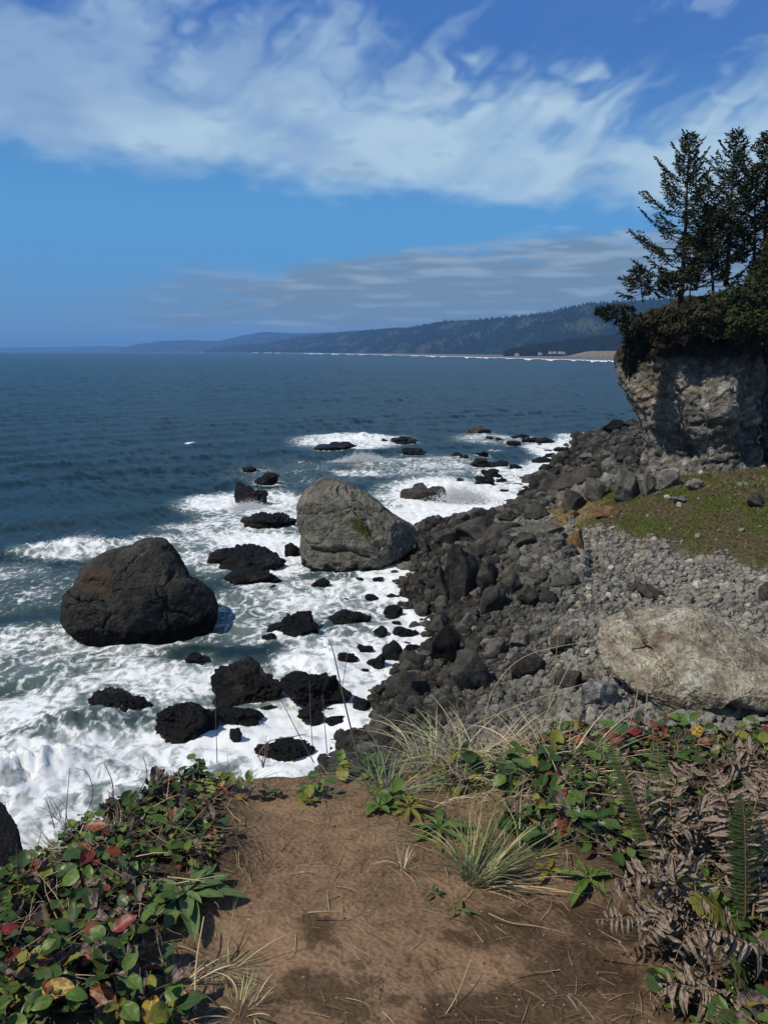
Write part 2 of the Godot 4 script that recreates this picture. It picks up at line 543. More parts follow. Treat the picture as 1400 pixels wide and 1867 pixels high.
func materials() -> void:
	var ta := rock_textures(11, 0.26, 0.87)
	var tb := rock_textures(47, 0.50, 0.80)
	M.rock = stone_material("weathered rock", ta, 0.30, 9.0, 0.9)
	M.big = stone_material("weathered bedrock", ta, 0.17, 16.0, 0.9)
	M.black = stone_material("wet weedy rock", tb, 0.7, 9.0, 0.42)
	M.black.metallic_specular = 0.30
	M.stone = stone_material("beach stone", ta, 0.6, 2.0, 0.85)
	M.soil_slope = stone_material("shore ground", tb, 0.4, 8.0, 0.95)
	M.hill = plain("far woodland", Color.WHITE, 0.95, 0.1, 0.0, true)
	M.tinted = plain("tinted", Color.WHITE, 0.9, 0.15, 0.0, true)
	M.needle = plain("spruce needles", Color.WHITE, 0.8, 0.2, 0.22, true)
	M.shrub = plain("shrub leaves", Color.WHITE, 0.7, 0.25, 0.3, true)
	M.blade = plain("grass blades", Color.WHITE, 0.65, 0.3, 0.45, true)
	M.bark = plain("grey bark", Color(0.045, 0.04, 0.035), 0.95, 0.1)
	M.foam = plain("surf foam", Color(0.60, 0.62, 0.63), 0.9, 0.2)
	M.spray = plain("sea spray", Color(0.66, 0.68, 0.69), 0.9, 0.2, 0.5)
	M.sand = plain("far sand", Color(0.12, 0.115, 0.105), 0.95, 0.1)
	M.clay = plain("bluff clay", Color.WHITE, 0.95, 0.1, 0.0, true)
	M.white = plain("weathered white paint", Color(0.5, 0.5, 0.48), 0.7)
	M.roof = plain("grey roof", Color(0.12, 0.12, 0.13), 0.8)
	M.pane = plain("dark window", Color(0.03, 0.04, 0.05), 0.3, 0.5)
	# leaves
	M.deep = leaf_material("dark green leaf", Color(0.026, 0.064, 0.016), Color(0.07, 0.12, 0.04), Color(0.06, 0.05, 0.02), 0.02, 0.32, Color(0.28, 0.42, 0.12), 301)
	M.green = leaf_material("green leaf", Color(0.070, 0.145, 0.022), Color(0.15, 0.22, 0.06), Color(0.08, 0.09, 0.02), 0.05, 0.38, Color(0.42, 0.6, 0.14), 311)
	M.lime = leaf_material("yellow green leaf", Color(0.14, 0.19, 0.022), Color(0.24, 0.27, 0.07), Color(0.20, 0.12, 0.03), 0.12, 0.42, Color(0.6, 0.66, 0.16), 321)
	M.yellow = leaf_material("yellow leaf", Color(0.34, 0.27, 0.03), Color(0.38, 0.34, 0.09), Color(0.22, 0.10, 0.03), 0.16, 0.45, Color(0.7, 0.55, 0.12), 331)
	M.red = leaf_material("red leaf", Color(0.21, 0.022, 0.018), Color(0.30, 0.09, 0.05), Color(0.10, 0.03, 0.02), 0.1, 0.36, Color(0.7, 0.16, 0.08), 341)
	M.russet = leaf_material("russet leaf", Color(0.24, 0.075, 0.025), Color(0.30, 0.14, 0.06), Color(0.09, 0.035, 0.02), 0.16, 0.38, Color(0.6, 0.24, 0.08), 351)
	M.dead = leaf_material("dead leaf", Color(0.17, 0.125, 0.105), Color(0.28, 0.23, 0.20), Color(0.07, 0.05, 0.045), 0.16, 0.8, Color(0.3, 0.22, 0.16), 361)
	M.plantain = leaf_material("ribbed leaf", Color(0.07, 0.125, 0.035), Color(0.24, 0.30, 0.14), Color(0.10, 0.09, 0.04), 0.03, 0.45, Color(0.4, 0.5, 0.16), 371, true)
	M.fern = leaf_material("fern leaflet", Color(0.03, 0.062, 0.016), Color(0.08, 0.10, 0.03), Color(0.09, 0.06, 0.03), 0.05, 0.45, Color(0.4, 0.5, 0.14), 381)
	M.fern_lime = leaf_material("yellow fern leaflet", Color(0.12, 0.15, 0.02), Color(0.2, 0.2, 0.05), Color(0.18, 0.10, 0.03), 0.1, 0.45, Color(0.6, 0.6, 0.14), 385)
	M.fern_dead = leaf_material("withered leaflet", Color(0.225, 0.182, 0.14), Color(0.42, 0.36, 0.29), Color(0.09, 0.06, 0.04), 0.12, 0.8, Color(0.3, 0.25, 0.2), 391)
	M.stem = plain("red brown stem", Color(0.10, 0.045, 0.028), 0.7)
	M.twig = plain("grey twig", Color(0.16, 0.13, 0.11), 0.9)
	M.straw = plain("straw", Color(0.40, 0.31, 0.17), 0.7, 0.3, 0.3)
	M.rachis = plain("fern stalk", Color(0.13, 0.085, 0.03), 0.7)
	M.rachis_dead = plain("withered fern stalk", Color(0.20, 0.11, 0.07), 0.8)
	# bare soil of the path, with damp stains
	var n := 1024
	var a := noise_bytes(n, 0.006, 501, 0, 5, 0.0, false)
	var b := noise_bytes(n, 0.05, 502, 0, 4, 0.0, false)
	var c := noise_bytes(n, 0.3, 503, 0, 2, 0.0, false)
	var w := noise_bytes(n, 0.02, 504, 0, 5, 30.0, false)
	var rgb := PackedByteArray()
	rgb.resize(n * n * 3)
	var hi := PackedByteArray()
	hi.resize(n * n)
	var stains := [Vector4(0.50, -1.74, 0.42, 0.27), Vector4(0.22, -1.62, 0.26, 0.15), Vector4(-0.20, -1.86, 0.07, 0.13), Vector4(-0.12, -1.66, 0.24, 0.12), Vector4(0.1, -1.75, 0.12, 0.07), Vector4(0.62, -1.9, 0.2, 0.14), Vector4(-0.08, -1.50, 0.3, 0.06)]
	for y in n:
		for x in n:
			var i := y * n + x
			var px := -2.5 + 5.7 * x / n
			var pz := -4.0 + 4.5 * y / n
			var k := 0.5 + (a[i] / 255.0 - 0.5) * 0.8 + (b[i] / 255.0 - 0.5) * 0.55 + (c[i] / 255.0 - 0.5) * 0.7
			var col := Color(0.072, 0.046, 0.027).lerp(Color(0.250, 0.163, 0.098), clampf(k, 0, 1))
			var bank := path_bank(px, pz)
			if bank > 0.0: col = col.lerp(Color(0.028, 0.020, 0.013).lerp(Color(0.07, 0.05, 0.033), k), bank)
			var wet := 0.0
			for s in stains:
				wet = maxf(wet, 1.25 - Vector2((px - s.x) / s.z, (pz - s.y) / s.w).length())
			wet = smoothstep(0.16, 0.40, wet * 0.55 - 0.05 + (w[i] / 255.0 - 0.5) * 1.2 + (b[i] / 255.0 - 0.5) * 0.5 + (c[i] / 255.0 - 0.5) * 0.5) * smoothstep(-0.3, 0.3, wet)
			col = col * (1.0 - 0.60 * wet)
			if c[i] > 236: col = col.lerp(Color(0.5, 0.42, 0.33), 0.6)
			col = col.linear_to_srgb()
			rgb[i * 3] = int(clampf(col.r, 0, 1) * 255)
			rgb[i * 3 + 1] = int(clampf(col.g, 0, 1) * 255)
			rgb[i * 3 + 2] = int(clampf(col.b, 0, 1) * 255)
			hi[i] = int(clampf(0.5 + (b[i] / 255.0 - 0.5) * 0.35 + (c[i] / 255.0 - 0.5) * 0.6, 0, 1) * 255)
	M.soil = StandardMaterial3D.new()
	M.soil.resource_name = "trodden soil"
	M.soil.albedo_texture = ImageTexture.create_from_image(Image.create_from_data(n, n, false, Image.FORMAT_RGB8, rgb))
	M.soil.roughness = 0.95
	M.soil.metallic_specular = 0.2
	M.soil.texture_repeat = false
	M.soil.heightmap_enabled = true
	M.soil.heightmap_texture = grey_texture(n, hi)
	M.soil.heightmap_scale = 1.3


# ---------------------------------------------------------------- sky
func sky_color(az: float, el: float, wide: float) -> Color:    # degrees from the view direction, degrees up; linear light
	var c: Color
	if el < 8.0: c = Color(0.150, 0.315, 0.535).lerp(Color(0.105, 0.335, 0.66), smoothstep(0.0, 8.0, el))
	else: c = Color(0.105, 0.335, 0.66).lerp(Color(0.050, 0.165, 0.49), smoothstep(8.0, 20.0, el)).lerp(Color(0.050, 0.115, 0.31), smoothstep(20.0, 70.0, el))
	# the streaky sheet of high cloud
	var a := clampf(az, -60.0, 60.0)
	var lo := 10.3 - 0.082 * a
	var hi := 20.5 - 0.22 * maxf(a, -8.0) + 26.0 * smoothstep(30.0, 90.0, absf(az))
	var u := az * 0.80 + el * 0.60
	var w := -az * 0.60 + el * 0.80
	var wob := noise.get_noise_2d(az * 0.07, el * 0.14)
	var streak := noise.get_noise_2d(u * 0.030 + 50.0 + wob * 0.8, w * 0.12 + wob * 0.6)
	var puff := noise.get_noise_2d(az * 0.09 + 9.0, el * 0.24 - 4.0)
	var fine := noise.get_noise_2d(u * 0.14 + 5.0 + wob, w * 0.75 + 0.7 * wob)
	var edge := el + 1.5 * wob + 0.55 * noise.get_noise_2d(az * 0.35, el * 0.9)
	var d := smoothstep(lo - 0.3, lo + 1.7, edge)
	d *= 1.0 - 0.95 * smoothstep(hi - 3.5, hi + 3.5, el - 7.0 * streak - 1.6 * fine)
	d = maxf(d, (0.40 + 0.20 * smoothstep(24.0, 45.0, el)) * smoothstep(-0.02, 0.5, streak + 0.35 * fine) * smoothstep(11.0, 16.0, el))
	d *= clampf(0.93 + 0.45 * streak + 0.34 * puff + 0.10 * fine, 0.25, 1.0)
	var shade := clampf(0.10 + 0.9 * noise.get_noise_2d(az * 0.06 + 70.0, el * 0.13) + 0.055 * (el - 13.0) - 0.014 * a, 0.0, 0.8)
	var cloud := Color(0.43, 0.605, 0.765).lerp(Color(0.205, 0.345, 0.60), shade)
	c = c.lerp(cloud, clampf(d, 0, 1))
	c = c.lerp(Color(0.19, 0.31, 0.50), 0.35 * d * smoothstep(0.25, 0.55, noise.get_noise_2d(az * 0.16 - 20.0, el * 0.5)))
	# the low grey bank over the land
	var top := 6.1 + 0.10 * clampf(az, -40.0, 40.0)
	var here := smoothstep(-23.0, -9.0, az + 6.0 * wob) if az < 60.0 else 1.0
	var bar := noise.get_noise_2d(az * 0.075 + 3.0, el * 0.55) + 0.45 * noise.get_noise_2d(az * 0.28, el * 1.5 + 20.0)
	var g := smoothstep(-0.32, 0.10, bar + 0.010 * clampf(az, -20.0, 30.0) + 0.10 * (6.5 - absf(el - 4.0) * 1.6)) * smoothstep(top + 0.9, top - 0.6, el + 1.2 * puff) * smoothstep(0.4, 2.0, el) * here
	var grey := Color(0.18, 0.272, 0.378).lerp(Color(0.33, 0.44, 0.57), 0.75 * smoothstep(0.05, 0.6, noise.get_noise_2d(az * 0.12 + 40.0, el * 1.3) + 0.25 * smoothstep(4.0, 6.0, el)))
	c = c.lerp(grey, clampf(g * 0.95, 0, 1))
	var wisp := smoothstep(0.1, 0.5, noise.get_noise_2d(az * 0.16 - 30.0, el * 0.9)) * smoothstep(5.5, 7.0, el) * smoothstep(9.5, 8.0, el) * smoothstep(8.0, 13.0, az) 
	c = c.lerp(Color(0.36, 0.50, 0.68), 0.6 * wisp)
	return c

func make_sky() -> PanoramaSkyMaterial:
	var lw := 720
	var lh := 360
	var small := PackedFloat32Array()
	small.resize(lw * lh * 3)
	for y in lh:
		var el := 90.0 - (y + 0.5) * 180.0 / lh
		for x in lw:
			var az := (x + 0.5) * 360.0 / lw
			if az > 180.0: az -= 360.0
			var c := sky_color(az, maxf(el, 0.0), 1.0) if el > -1.0 else Color(0.06, 0.10, 0.15)
			var i := (y * lw + x) * 3
			small[i] = c.r
			small[i + 1] = c.g
			small[i + 2] = c.b
	var im := Image.create_from_data(lw, lh, false, Image.FORMAT_RGBF, small.to_byte_array())
	var bw := 3600
	var bh := 1800
	im.resize(bw, bh, Image.INTERPOLATE_BILINEAR)
	var px := im.get_data().to_float32_array()
	for y in range(bh / 2 - 320, bh / 2 + 2):
		var el := maxf(90.0 - (y + 0.5) * 180.0 / bh, 0.0)
		for x0 in range(-360, 360):
			var az := (x0 + 0.5) * 360.0 / bw
			var c := sky_color(az, el, 1.0)
			var i: int = (y * bw + posmod(x0, bw)) * 3
			px[i] = c.r
			px[i + 1] = c.g
			px[i + 2] = c.b
	var sky := PanoramaSkyMaterial.new()
	sky.panorama = ImageTexture.create_from_image(Image.create_from_data(bw, bh, false, Image.FORMAT_RGBF, px.to_byte_array()))
	return sky


# ---------------------------------------------------------------- sea
func sea_rise(x: float, z: float) -> float:
	var d := -z
	var far := clampf((d - 150.0) / 900.0, 0.0, 1.0)
	var calm := clampf((d - 30.0) / 90.0, 0.25, 1.0)
	var swell := 0.22 * sin((x * 0.55 + z * 0.83) * 0.42 + 2.0 * soft.get_noise_2d(x * 0.02, z * 0.02)) * calm
	var chop := 0.34 * noise.get_noise_2d(x * 0.075 + 7.0, z * 0.13) + 0.42 * noise.get_noise_2d(x * 0.22, z * 0.42)
	var gust := 0.75 + 0.9 * noise.get_noise_2d(x * 0.006 + 30.0, z * 0.011)
	var h := swell + chop * (1.0 + far) * gust
	if d < 260.0: h += (0.13 * soft.get_noise_2d(x * 1.1, z * 1.4) + 0.07 * noise.get_noise_2d(x * 1.7, z * 2.0)) * clampf((d - 20.0) / 60.0, 0.3, 1.0)
	for wv in breakers:
		var e := Vector2((x - wv[0]) * wv[5] + (z - wv[1]) * wv[6], -(x - wv[0]) * wv[6] + (z - wv[1]) * wv[5])
		if absf(e.x) < wv[2] * 2.0 and absf(e.y) < wv[3] * 4.0:
			h += wv[4] * exp(-pow(e.x / wv[2], 2.0) - pow(e.y / wv[3], 2.0)) * (1.0 + 0.6 * noise.get_noise_2d(x * 0.9, z * 0.9))
	return h

var breakers := []              # [x, z, half length, half width, height, cos, sin]
func breaker(px: float, py: float, wide: float, thick: float, high: float, turn := 0.0) -> void:
	var p := spot(px, py, 0)
	breakers.append([p.x, p.z, wide, thick, high, cos(turn), sin(turn)])

const FX0 := -70.0
const FZ0 := -202.0
const FW := 160.0
const FH := 192.0
var foam_spots := []            # [x, z, rx, rz, strength]
func foam(px: float, py: float, wide: float, high: float, k: float) -> void:
	var a := spot(px, py, 0)
	var b := spot(px, py + high, 0)
	var c := spot(px + wide, py, 0)
	foam_spots.append([a.x, a.z, c.x - a.x, absf(b.z - a.z), k])

func foam_amount(x: float, z: float) -> float:
	var d := 0.28 * smoothstep(-150.0, -75.0, z) + 0.05
	for s in foam_spots:
		var q: float = Vector2((x - s[0]) / s[2], (z - s[1]) / s[3]).length()
		if q < 1.6: d = maxf(d, s[4] * (1.0 - smoothstep(0.45, 1.5, q)))
	var r := 0.0
	for k in rocks_at:
		var q: float = Vector2(x - k[0], z - k[1]).length() - k[2]
		if q < 5.0: r = maxf(r, 0.66 * (1.0 - clampf(q / (1.2 + 0.7 * k[2]), 0.0, 1.0)))
	d = maxf(d, r)
	if x > -12.0 and x < 75.0 and z > -200.0:
		var s := -shore_distance(x, z)
		if s < 12.0: d = maxf(d, 0.9 * (1.0 - smoothstep(1.0, 11.0, s)))
	var edge := smoothstep(0.0, 14.0, minf(minf(x - FX0, FX0 + FW - x), z - FZ0)) * smoothstep(0.0, 3.0, FZ0 + FH - z)
	return clampf(d, 0.0, 1.0) * edge

func make_sea() -> void:
	# foam and water colour over the part of the sea near the shore
	var n := 2048
	var ln := 200
	var low := PackedByteArray()
	low.resize(ln * ln)
	for y in ln:
		for x in ln:
			low[y * ln + x] = int(255.0 * foam_amount(FX0 + FW * (x + 0.5) / ln, FZ0 + FH * (y + 0.5) / ln))
	var dm := Image.create_from_data(ln, ln, false, Image.FORMAT_L8, low)
	dm.resize(n, n, Image.INTERPOLATE_CUBIC)
	var den := dm.get_data()
	var a := noise_bytes(n, 0.042, 601, 1, 3, 22.0, false)      # filaments
	var b := noise_bytes(n, 0.011, 602, 0, 5, 40.0, false)      # patches
	var c := noise_bytes(n, 0.16, 603, 0, 3, 3.0, false)        # froth
	var rgb := PackedByteArray()
	rgb.resize(n * n * 3)
	var ro := PackedByteArray()
	ro.resize(n * n)
	var hi := PackedByteArray()
	hi.resize(n * n)
	var lut_r := PackedByteArray()
	var lut_g := PackedByteArray()
	var lut_b := PackedByteArray()
	for i in 64:
		for j in 64:                                           # i: how churned the water is, j: how much foam covers it
			var water := Color(0.006, 0.021, 0.025).lerp(Color(0.105, 0.140, 0.128), smoothstep(0.25, 0.85, i / 63.0))
			var col := water.lerp(Color(0.66, 0.685, 0.69), j / 63.0).linear_to_srgb()
			lut_r.append(int(col.r * 255))
			lut_g.append(int(col.g * 255))
			lut_b.append(int(col.b * 255))
	var ramp := PackedByteArray()
	var web := PackedByteArray()
	for i in 1024:
		ramp.append(int(50.0 * smoothstep(-0.16, 0.30, (i - 512) / 512.0)))
		web.append(int(63.0 * smoothstep(-0.06, 0.20, (i - 512) / 512.0)))
	for i in n * n:
		var d := den[i]
		var j := maxi(ramp[clampi(512 + ((a[i] * 18 + b[i] * 52 + c[i] * 30) / 100 + d - 306) * 2, 0, 1023)], web[clampi(512 + ((a[i] * 62 + b[i] * 22 + c[i] * 16) / 100 + (d * 3 >> 2) - 266) * 2, 0, 1023)])
		var k := (d >> 2) * 64 + j
		rgb[i * 3] = lut_r[k]
		rgb[i * 3 + 1] = lut_g[k]
		rgb[i * 3 + 2] = lut_b[k]
		ro[i] = 74 + (j * 5 >> 1)
		hi[i] = clampi(70 + j + (c[i] >> 1) - 40, 0, 255)
	var m := StandardMaterial3D.new()
	m.resource_name = "sea water"
	m.albedo_texture = ImageTexture.create_from_image(Image.create_from_data(n, n, false, Image.FORMAT_RGB8, rgb))
	m.roughness_texture = grey_texture(n, ro)
	m.roughness_texture_channel = BaseMaterial3D.TEXTURE_CHANNEL_RED
	m.roughness = 1.0
	m.metallic_specular = 0.17
	m.texture_repeat = false
	m.heightmap_enabled = true
	m.heightmap_texture = grey_texture(n, hi)
	m.heightmap_scale = 4.5
	var v := PackedVector3Array()
	var uv := PackedVector2Array()
	var rows := 735
	var cols := 420
	for j in rows + 1:
		var z := -12.0 * pow(1.0105, j - 1.0) if j > 0 else 4000.0
		for i in cols + 1:
			var u := (i - 1.0) / (cols - 2.0) * 2.0 - 1.0
			var x := u * (12.0 + 0.62 * absf(z))
			if i == 0: x = -30000.0
			if i == cols: x = 30000.0
			v.append(Vector3(x, sea_rise(x, z) if j > 0 and i > 0 and i < cols else -0.3, z))
			uv.append(Vector2((x - FX0) / FW, (z - FZ0) / FH))
	tag(put("sea", build(v, grid_index(cols + 1, rows + 1, true), PackedColorArray(), uv), m), "open sea with white surf among the rocks", "", "", "structure")

func spray_cloud(px: float, py: float, depth: float, wide: float, high: float, thick: float, count: int, label: String) -> void:
	var c := at_depth(px, py, depth)
	c.y = 0.0
	var drop := build(ball(0)[0], ball(0)[1])
	var places := []
	var tints := []
	for i in count:
		var u := rng.randfn(0.0, 0.45)
		var k := absf(rng.randfn(0.0, 0.42)) * exp(-u * u * 1.2)
		var p := Vector3(u * wide, k * high, rng.randfn(0.0, 0.4) * thick)
		p += Vector3(0.25 * wide * sn(noise, p + c, 1.3), 0, 0)
		var s := rng.randf_range(0.018, 0.040) * (1.3 - minf(k, 1.0) * 0.8) * sqrt(depth / 60.0)
		places.append(Transform3D(Basis.from_scale(Vector3(s, s * 1.3, s)), c + p))
		tints.append(Color.WHITE)
	tag(many("sea_spray", drop, M.spray, places, tints), label)


# ---------------------------------------------------------------- shore
func make_shore() -> void:
	H_GRID.resize(HNX * HNZ)
	for j in HNZ:
		for i in HNX:
			H_GRID[j * HNX + i] = raw_height(HX0 + i * HSTEP, HZ0 + j * HSTEP)
	var v := PackedVector3Array()
	var col := PackedColorArray()
	for j in HNZ:
		for i in HNX:
			var x := HX0 + i * HSTEP
			var z := HZ0 + j * HSTEP
			v.append(Vector3(x, H_GRID[j * HNX + i], z))
			col.append(ground_tint(x, z))
	tag(put("shore", build(v, grid_index(HNX, HNZ), col), M.soil_slope), "shingle and grassy slope along the water", "", "", "structure")

func grassy(x: float, z: float) -> float:
	var g := slope_side(x, z) + 2.6 * noise.get_noise_2d(x * 0.3, z * 0.3)
	return smoothstep(-0.3, 0.8, g) * smoothstep(-86.0, -80.0, z)

func ground_tint(x: float, z: float) -> Color:
	var a := noise.get_noise_2d(x * 0.22, z * 0.22)
	var b := noise.get_noise_2d(x * 0.9 + 40.0, z * 0.9)
	var c := Color(0.075, 0.073, 0.068).lerp(Color(0.20, 0.195, 0.185), clampf(0.5 + 0.6 * a + 0.5 * b, 0, 1))
	c = c.lerp(Color(0.025, 0.024, 0.022), 1.0 - smoothstep(1.0, 6.0, shore_distance(x, z)))
	var turf := Color(0.135, 0.115, 0.058).lerp(Color(0.100, 0.125, 0.026), smoothstep(-0.1, 0.25, a + 0.5 * b))
	c = c.lerp(turf, grassy(x, z))
	var g := slope_side(x, z)
	c = c.lerp(Color(0.27, 0.24, 0.18), smoothstep(0.55, 0.15, absf(g - 0.6 - 0.8 * sin(z * 0.22))) * smoothstep(-74.0, -70.0, z))
	c = c.lerp(Color(0.44, 0.31, 0.16), 0.8 * smoothstep(3.6, 1.4, Vector2(x - 19.5, (z + 79.0) * 0.7).length() + 2.4 * b))
	return c

func tone(x: float, z: float) -> float:                    # 0 dark and wet, 1 dry and pale
	var s := shore_distance(x, z)
	var k := smoothstep(2.0, 13.0, s)
	k *= 1.0 - 0.75 * exp(-(pow((x - 11.0) / 5.0, 2.0) + pow((z + 60.0) / 7.5, 2.0)))
	k *= smoothstep(-92.0, -78.0, z) * 0.85 + 0.15
	return clampf(k + 0.35 * noise.get_noise_2d(x * 0.25 + 9.0, z * 0.25), 0.0, 1.0)

func scatter_stones() -> void:
	var kinds := []
	for k in 4: kinds.append(rock_mesh(2, Vector3(1, 0.72, 0.86), 900 + k, 9, 0.10, "white"))
	for k in 5: kinds.append(rock_mesh(2, Vector3(1, 0.66, 0.82), 920 + k, 15, 0.06, "white"))
	for k in kinds.size():                                 # the tone of a stone comes with its place
		var a: Array = kinds[k].surface_get_arrays(0)
		var col: PackedColorArray = a[Mesh.ARRAY_COLOR]
		for i in col.size(): col[i] = Color(0.78, 0.76, 0.70).lerp(Color(1.0, 0.97, 0.90), clampf(col[i].r * 2.0, 0, 1))
		var sv: PackedVector3Array = a[Mesh.ARRAY_VERTEX]
		var si: PackedInt32Array = a[Mesh.ARRAY_INDEX]
		if k >= 4:                                         # broken stones keep sharp edges
			var fv := PackedVector3Array()
			var fc := PackedColorArray()
			var fi := PackedInt32Array()
			for i in si:
				fi.append(fv.size())
				fv.append(sv[i])
				fc.append(col[i])
			kinds[k] = build(fv, fi, fc)
		else: kinds[k] = build(sv, si, col)
	var list := []
	for n in 60000:
		var z := -rng.randf_range(30.0, 215.0) if n % 3 == 0 else -rng.randf_range(30.0, 96.0)
		var x := rng.randf_range(-3.0, 0.56 * -z + 6.0)
		var s := shore_distance(x, z)
		if s < -1.0: continue
		var g := slope_side(x, z)
		var turf := grassy(x, z)
		if turf > 0.5 and rng.randf() > 0.02: continue
		var rubble := z < -84.0
		var mound := exp(-(pow((x - 11.5) / 4.8, 2.0) + pow((z + 61.5) / 7.0, 2.0)))
		var size: float
		var kind: int
		if rubble:
			size = 0.4 + 3.0 * pow(rng.randf(), 6.0)
			kind = 4 + rng.randi() % 5
		elif mound > 0.35:
			size = 0.35 + 1.7 * pow(rng.randf(), 3.0)
			kind = 4 + rng.randi() % 5
		else:
			size = (0.19 + 0.75 * pow(rng.randf(), 5.0)) * (1.0 + 0.9 * maxf(0.0, noise.get_noise_2d(x * 0.12, z * 0.12)))
			if s < 5.0: size *= 1.0 + 1.1 * pow(rng.randf(), 4.0)
			kind = rng.randi() % 9 if size < 0.45 else 4 + rng.randi() % 5
		var t := tone(x, z)
		var c := Color(0.050, 0.048, 0.045).lerp(Color(0.42, 0.415, 0.39), clampf(t * 0.85 + rng.randf_range(-0.22, 0.22), 0, 1))
		if rng.randf() < 0.05: c = c * 1.7
		elif rng.randf() < 0.08: c = Color(c.r * 1.12, c.g * 0.98, c.b * 0.82)
		var y := land_height(x, z)
		var b := Basis.from_euler(Vector3(rng.randf_range(-0.5, 0.5), rng.randf() * TAU, rng.randf_range(-0.5, 0.5))).scaled(Vector3.ONE * size)
		var p := Vector3(x, y - size * 0.12, z)
		var rel := p - EYE
		var seen := rel.rotated(Vector3.RIGHT, -TILT)
		var inside := absf(seen.x / -seen.z) < 0.49 and absf(seen.y / -seen.z) < 0.65
		list.append([size / rel.length() if inside else 0.0, kind, Transform3D(b, p), c, rubble, mound, t])
	list.sort_custom(func(a, b): return a[0] > b[0])
	var mats := {}
	var groups := {}
	for n in list.size():
		var e: Array = list[n]
		if n < 270:
			var c: Color = e[3]
			var step := clampi(int(sqrt(c.g) * 16.0), 2, 9)
			if not mats.has(step):
				var f := pow((step + 0.5) / 16.0, 2.0)
				mats[step] = M.stone.duplicate()
				mats[step].albedo_color = Color(f * 0.75, f * 0.735, f * 0.70).linear_to_srgb()
			var o := put("beach_stone", kinds[e[1]], mats[step], null, e[2])
			if e[4] and e[2].origin.z < -140.0: tag(o, "dark block far out on the rubble point against open water", "rock", "rubble blocks on the far point")
			elif e[4] and shore_distance(e[2].origin.x, e[2].origin.z) < 5.0: tag(o, "dark block at the foaming edge of the rubble shore", "rock", "rubble blocks at the foam")
			elif e[4]: tag(o, "dark angular block in the rubble below the headland cliff", "rock", "rubble blocks below the cliff")
			elif e[5] > 0.35: tag(o, "broken dark block on the outcrop in the middle of the beach", "rock", "blocks on the dark outcrop")
			elif e[6] > 0.5: tag(o, "pale grey stone lying on the dry shingle below the grass", "stone", "pale stones of the dry shingle")
			else: tag(o, "dark grey stone on the shore near the water", "stone", "dark stones near the waterline")
		else:
			if not groups.has(e[1]): groups[e[1]] = [[], []]
			groups[e[1]][0].append(e[2])
			groups[e[1]][1].append(e[3])
	var root := Node3D.new()
	root.name = "cobbles"
	add_child(root)
	tag(root, "small grey cobbles that cover the beach", "", "", "stuff")
	for k in groups: many("stones", kinds[k], M.stone, groups[k][0], groups[k][1], root)

# A rock in the picture's place: bottom at (px, py), wide and high in photograph pixels.
func sea_rock(called: String, px: float, py: float, wide: float, high: float, style: String, cuts: int, label: String, group := "", deep := 0.8) -> void:
	var b := spot(px, py, 0)
	var dist := b.distance_to(EYE)
	var ppm := FOCAL / dist
	var w := wide / ppm * 1.06
	var d := w * deep
	var sa := 20.0 / dist
	var h := maxf((high / ppm - 0.45 * d * sa) / sqrt(1.0 - sa * sa), high / ppm * 0.45)
	d = minf(d, maxf(high / ppm / sa * 0.75, w * 0.35))
	var away := Vector3(b.x, 0, b.z).normalized()
	var level := 5 if wide > 70 else (4 if wide > 24 else 3)
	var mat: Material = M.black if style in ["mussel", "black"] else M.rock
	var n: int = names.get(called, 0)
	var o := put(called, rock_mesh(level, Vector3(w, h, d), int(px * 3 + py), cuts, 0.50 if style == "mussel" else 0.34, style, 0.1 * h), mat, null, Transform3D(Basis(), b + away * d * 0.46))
	tag(o, label, "rock", group)
	rocks_at.append([o.position.x, o.position.z, (w + d) * 0.25])

func shore_rock(px: float, py: float, wide: float, high: float, style: String, cuts: int, label: String, turn := 0.0, lean := 0.0, deep := 0.8, group := "") -> void:
	var b := hit(px, py)
	var dist := b.distance_to(EYE)
	var ppm := FOCAL / dist
	var w := wide / ppm
	var h := high / ppm
	var d := w * deep
	var away := Vector3(b.x, 0, b.z).normalized()
	var at := b + away * d * 0.4
	at.y = minf(land_height(at.x, at.z), b.y + 0.5) - 0.12 * h
	var o := put("boulder", rock_mesh(5 if wide > 64 else 4, Vector3(w, h * 1.12, d), int(px * 5 + py), cuts, 0.17, style), M.rock, null, Transform3D(Basis.from_euler(Vector3(0, turn, lean)), at))
	tag(o, label, "boulder", group)


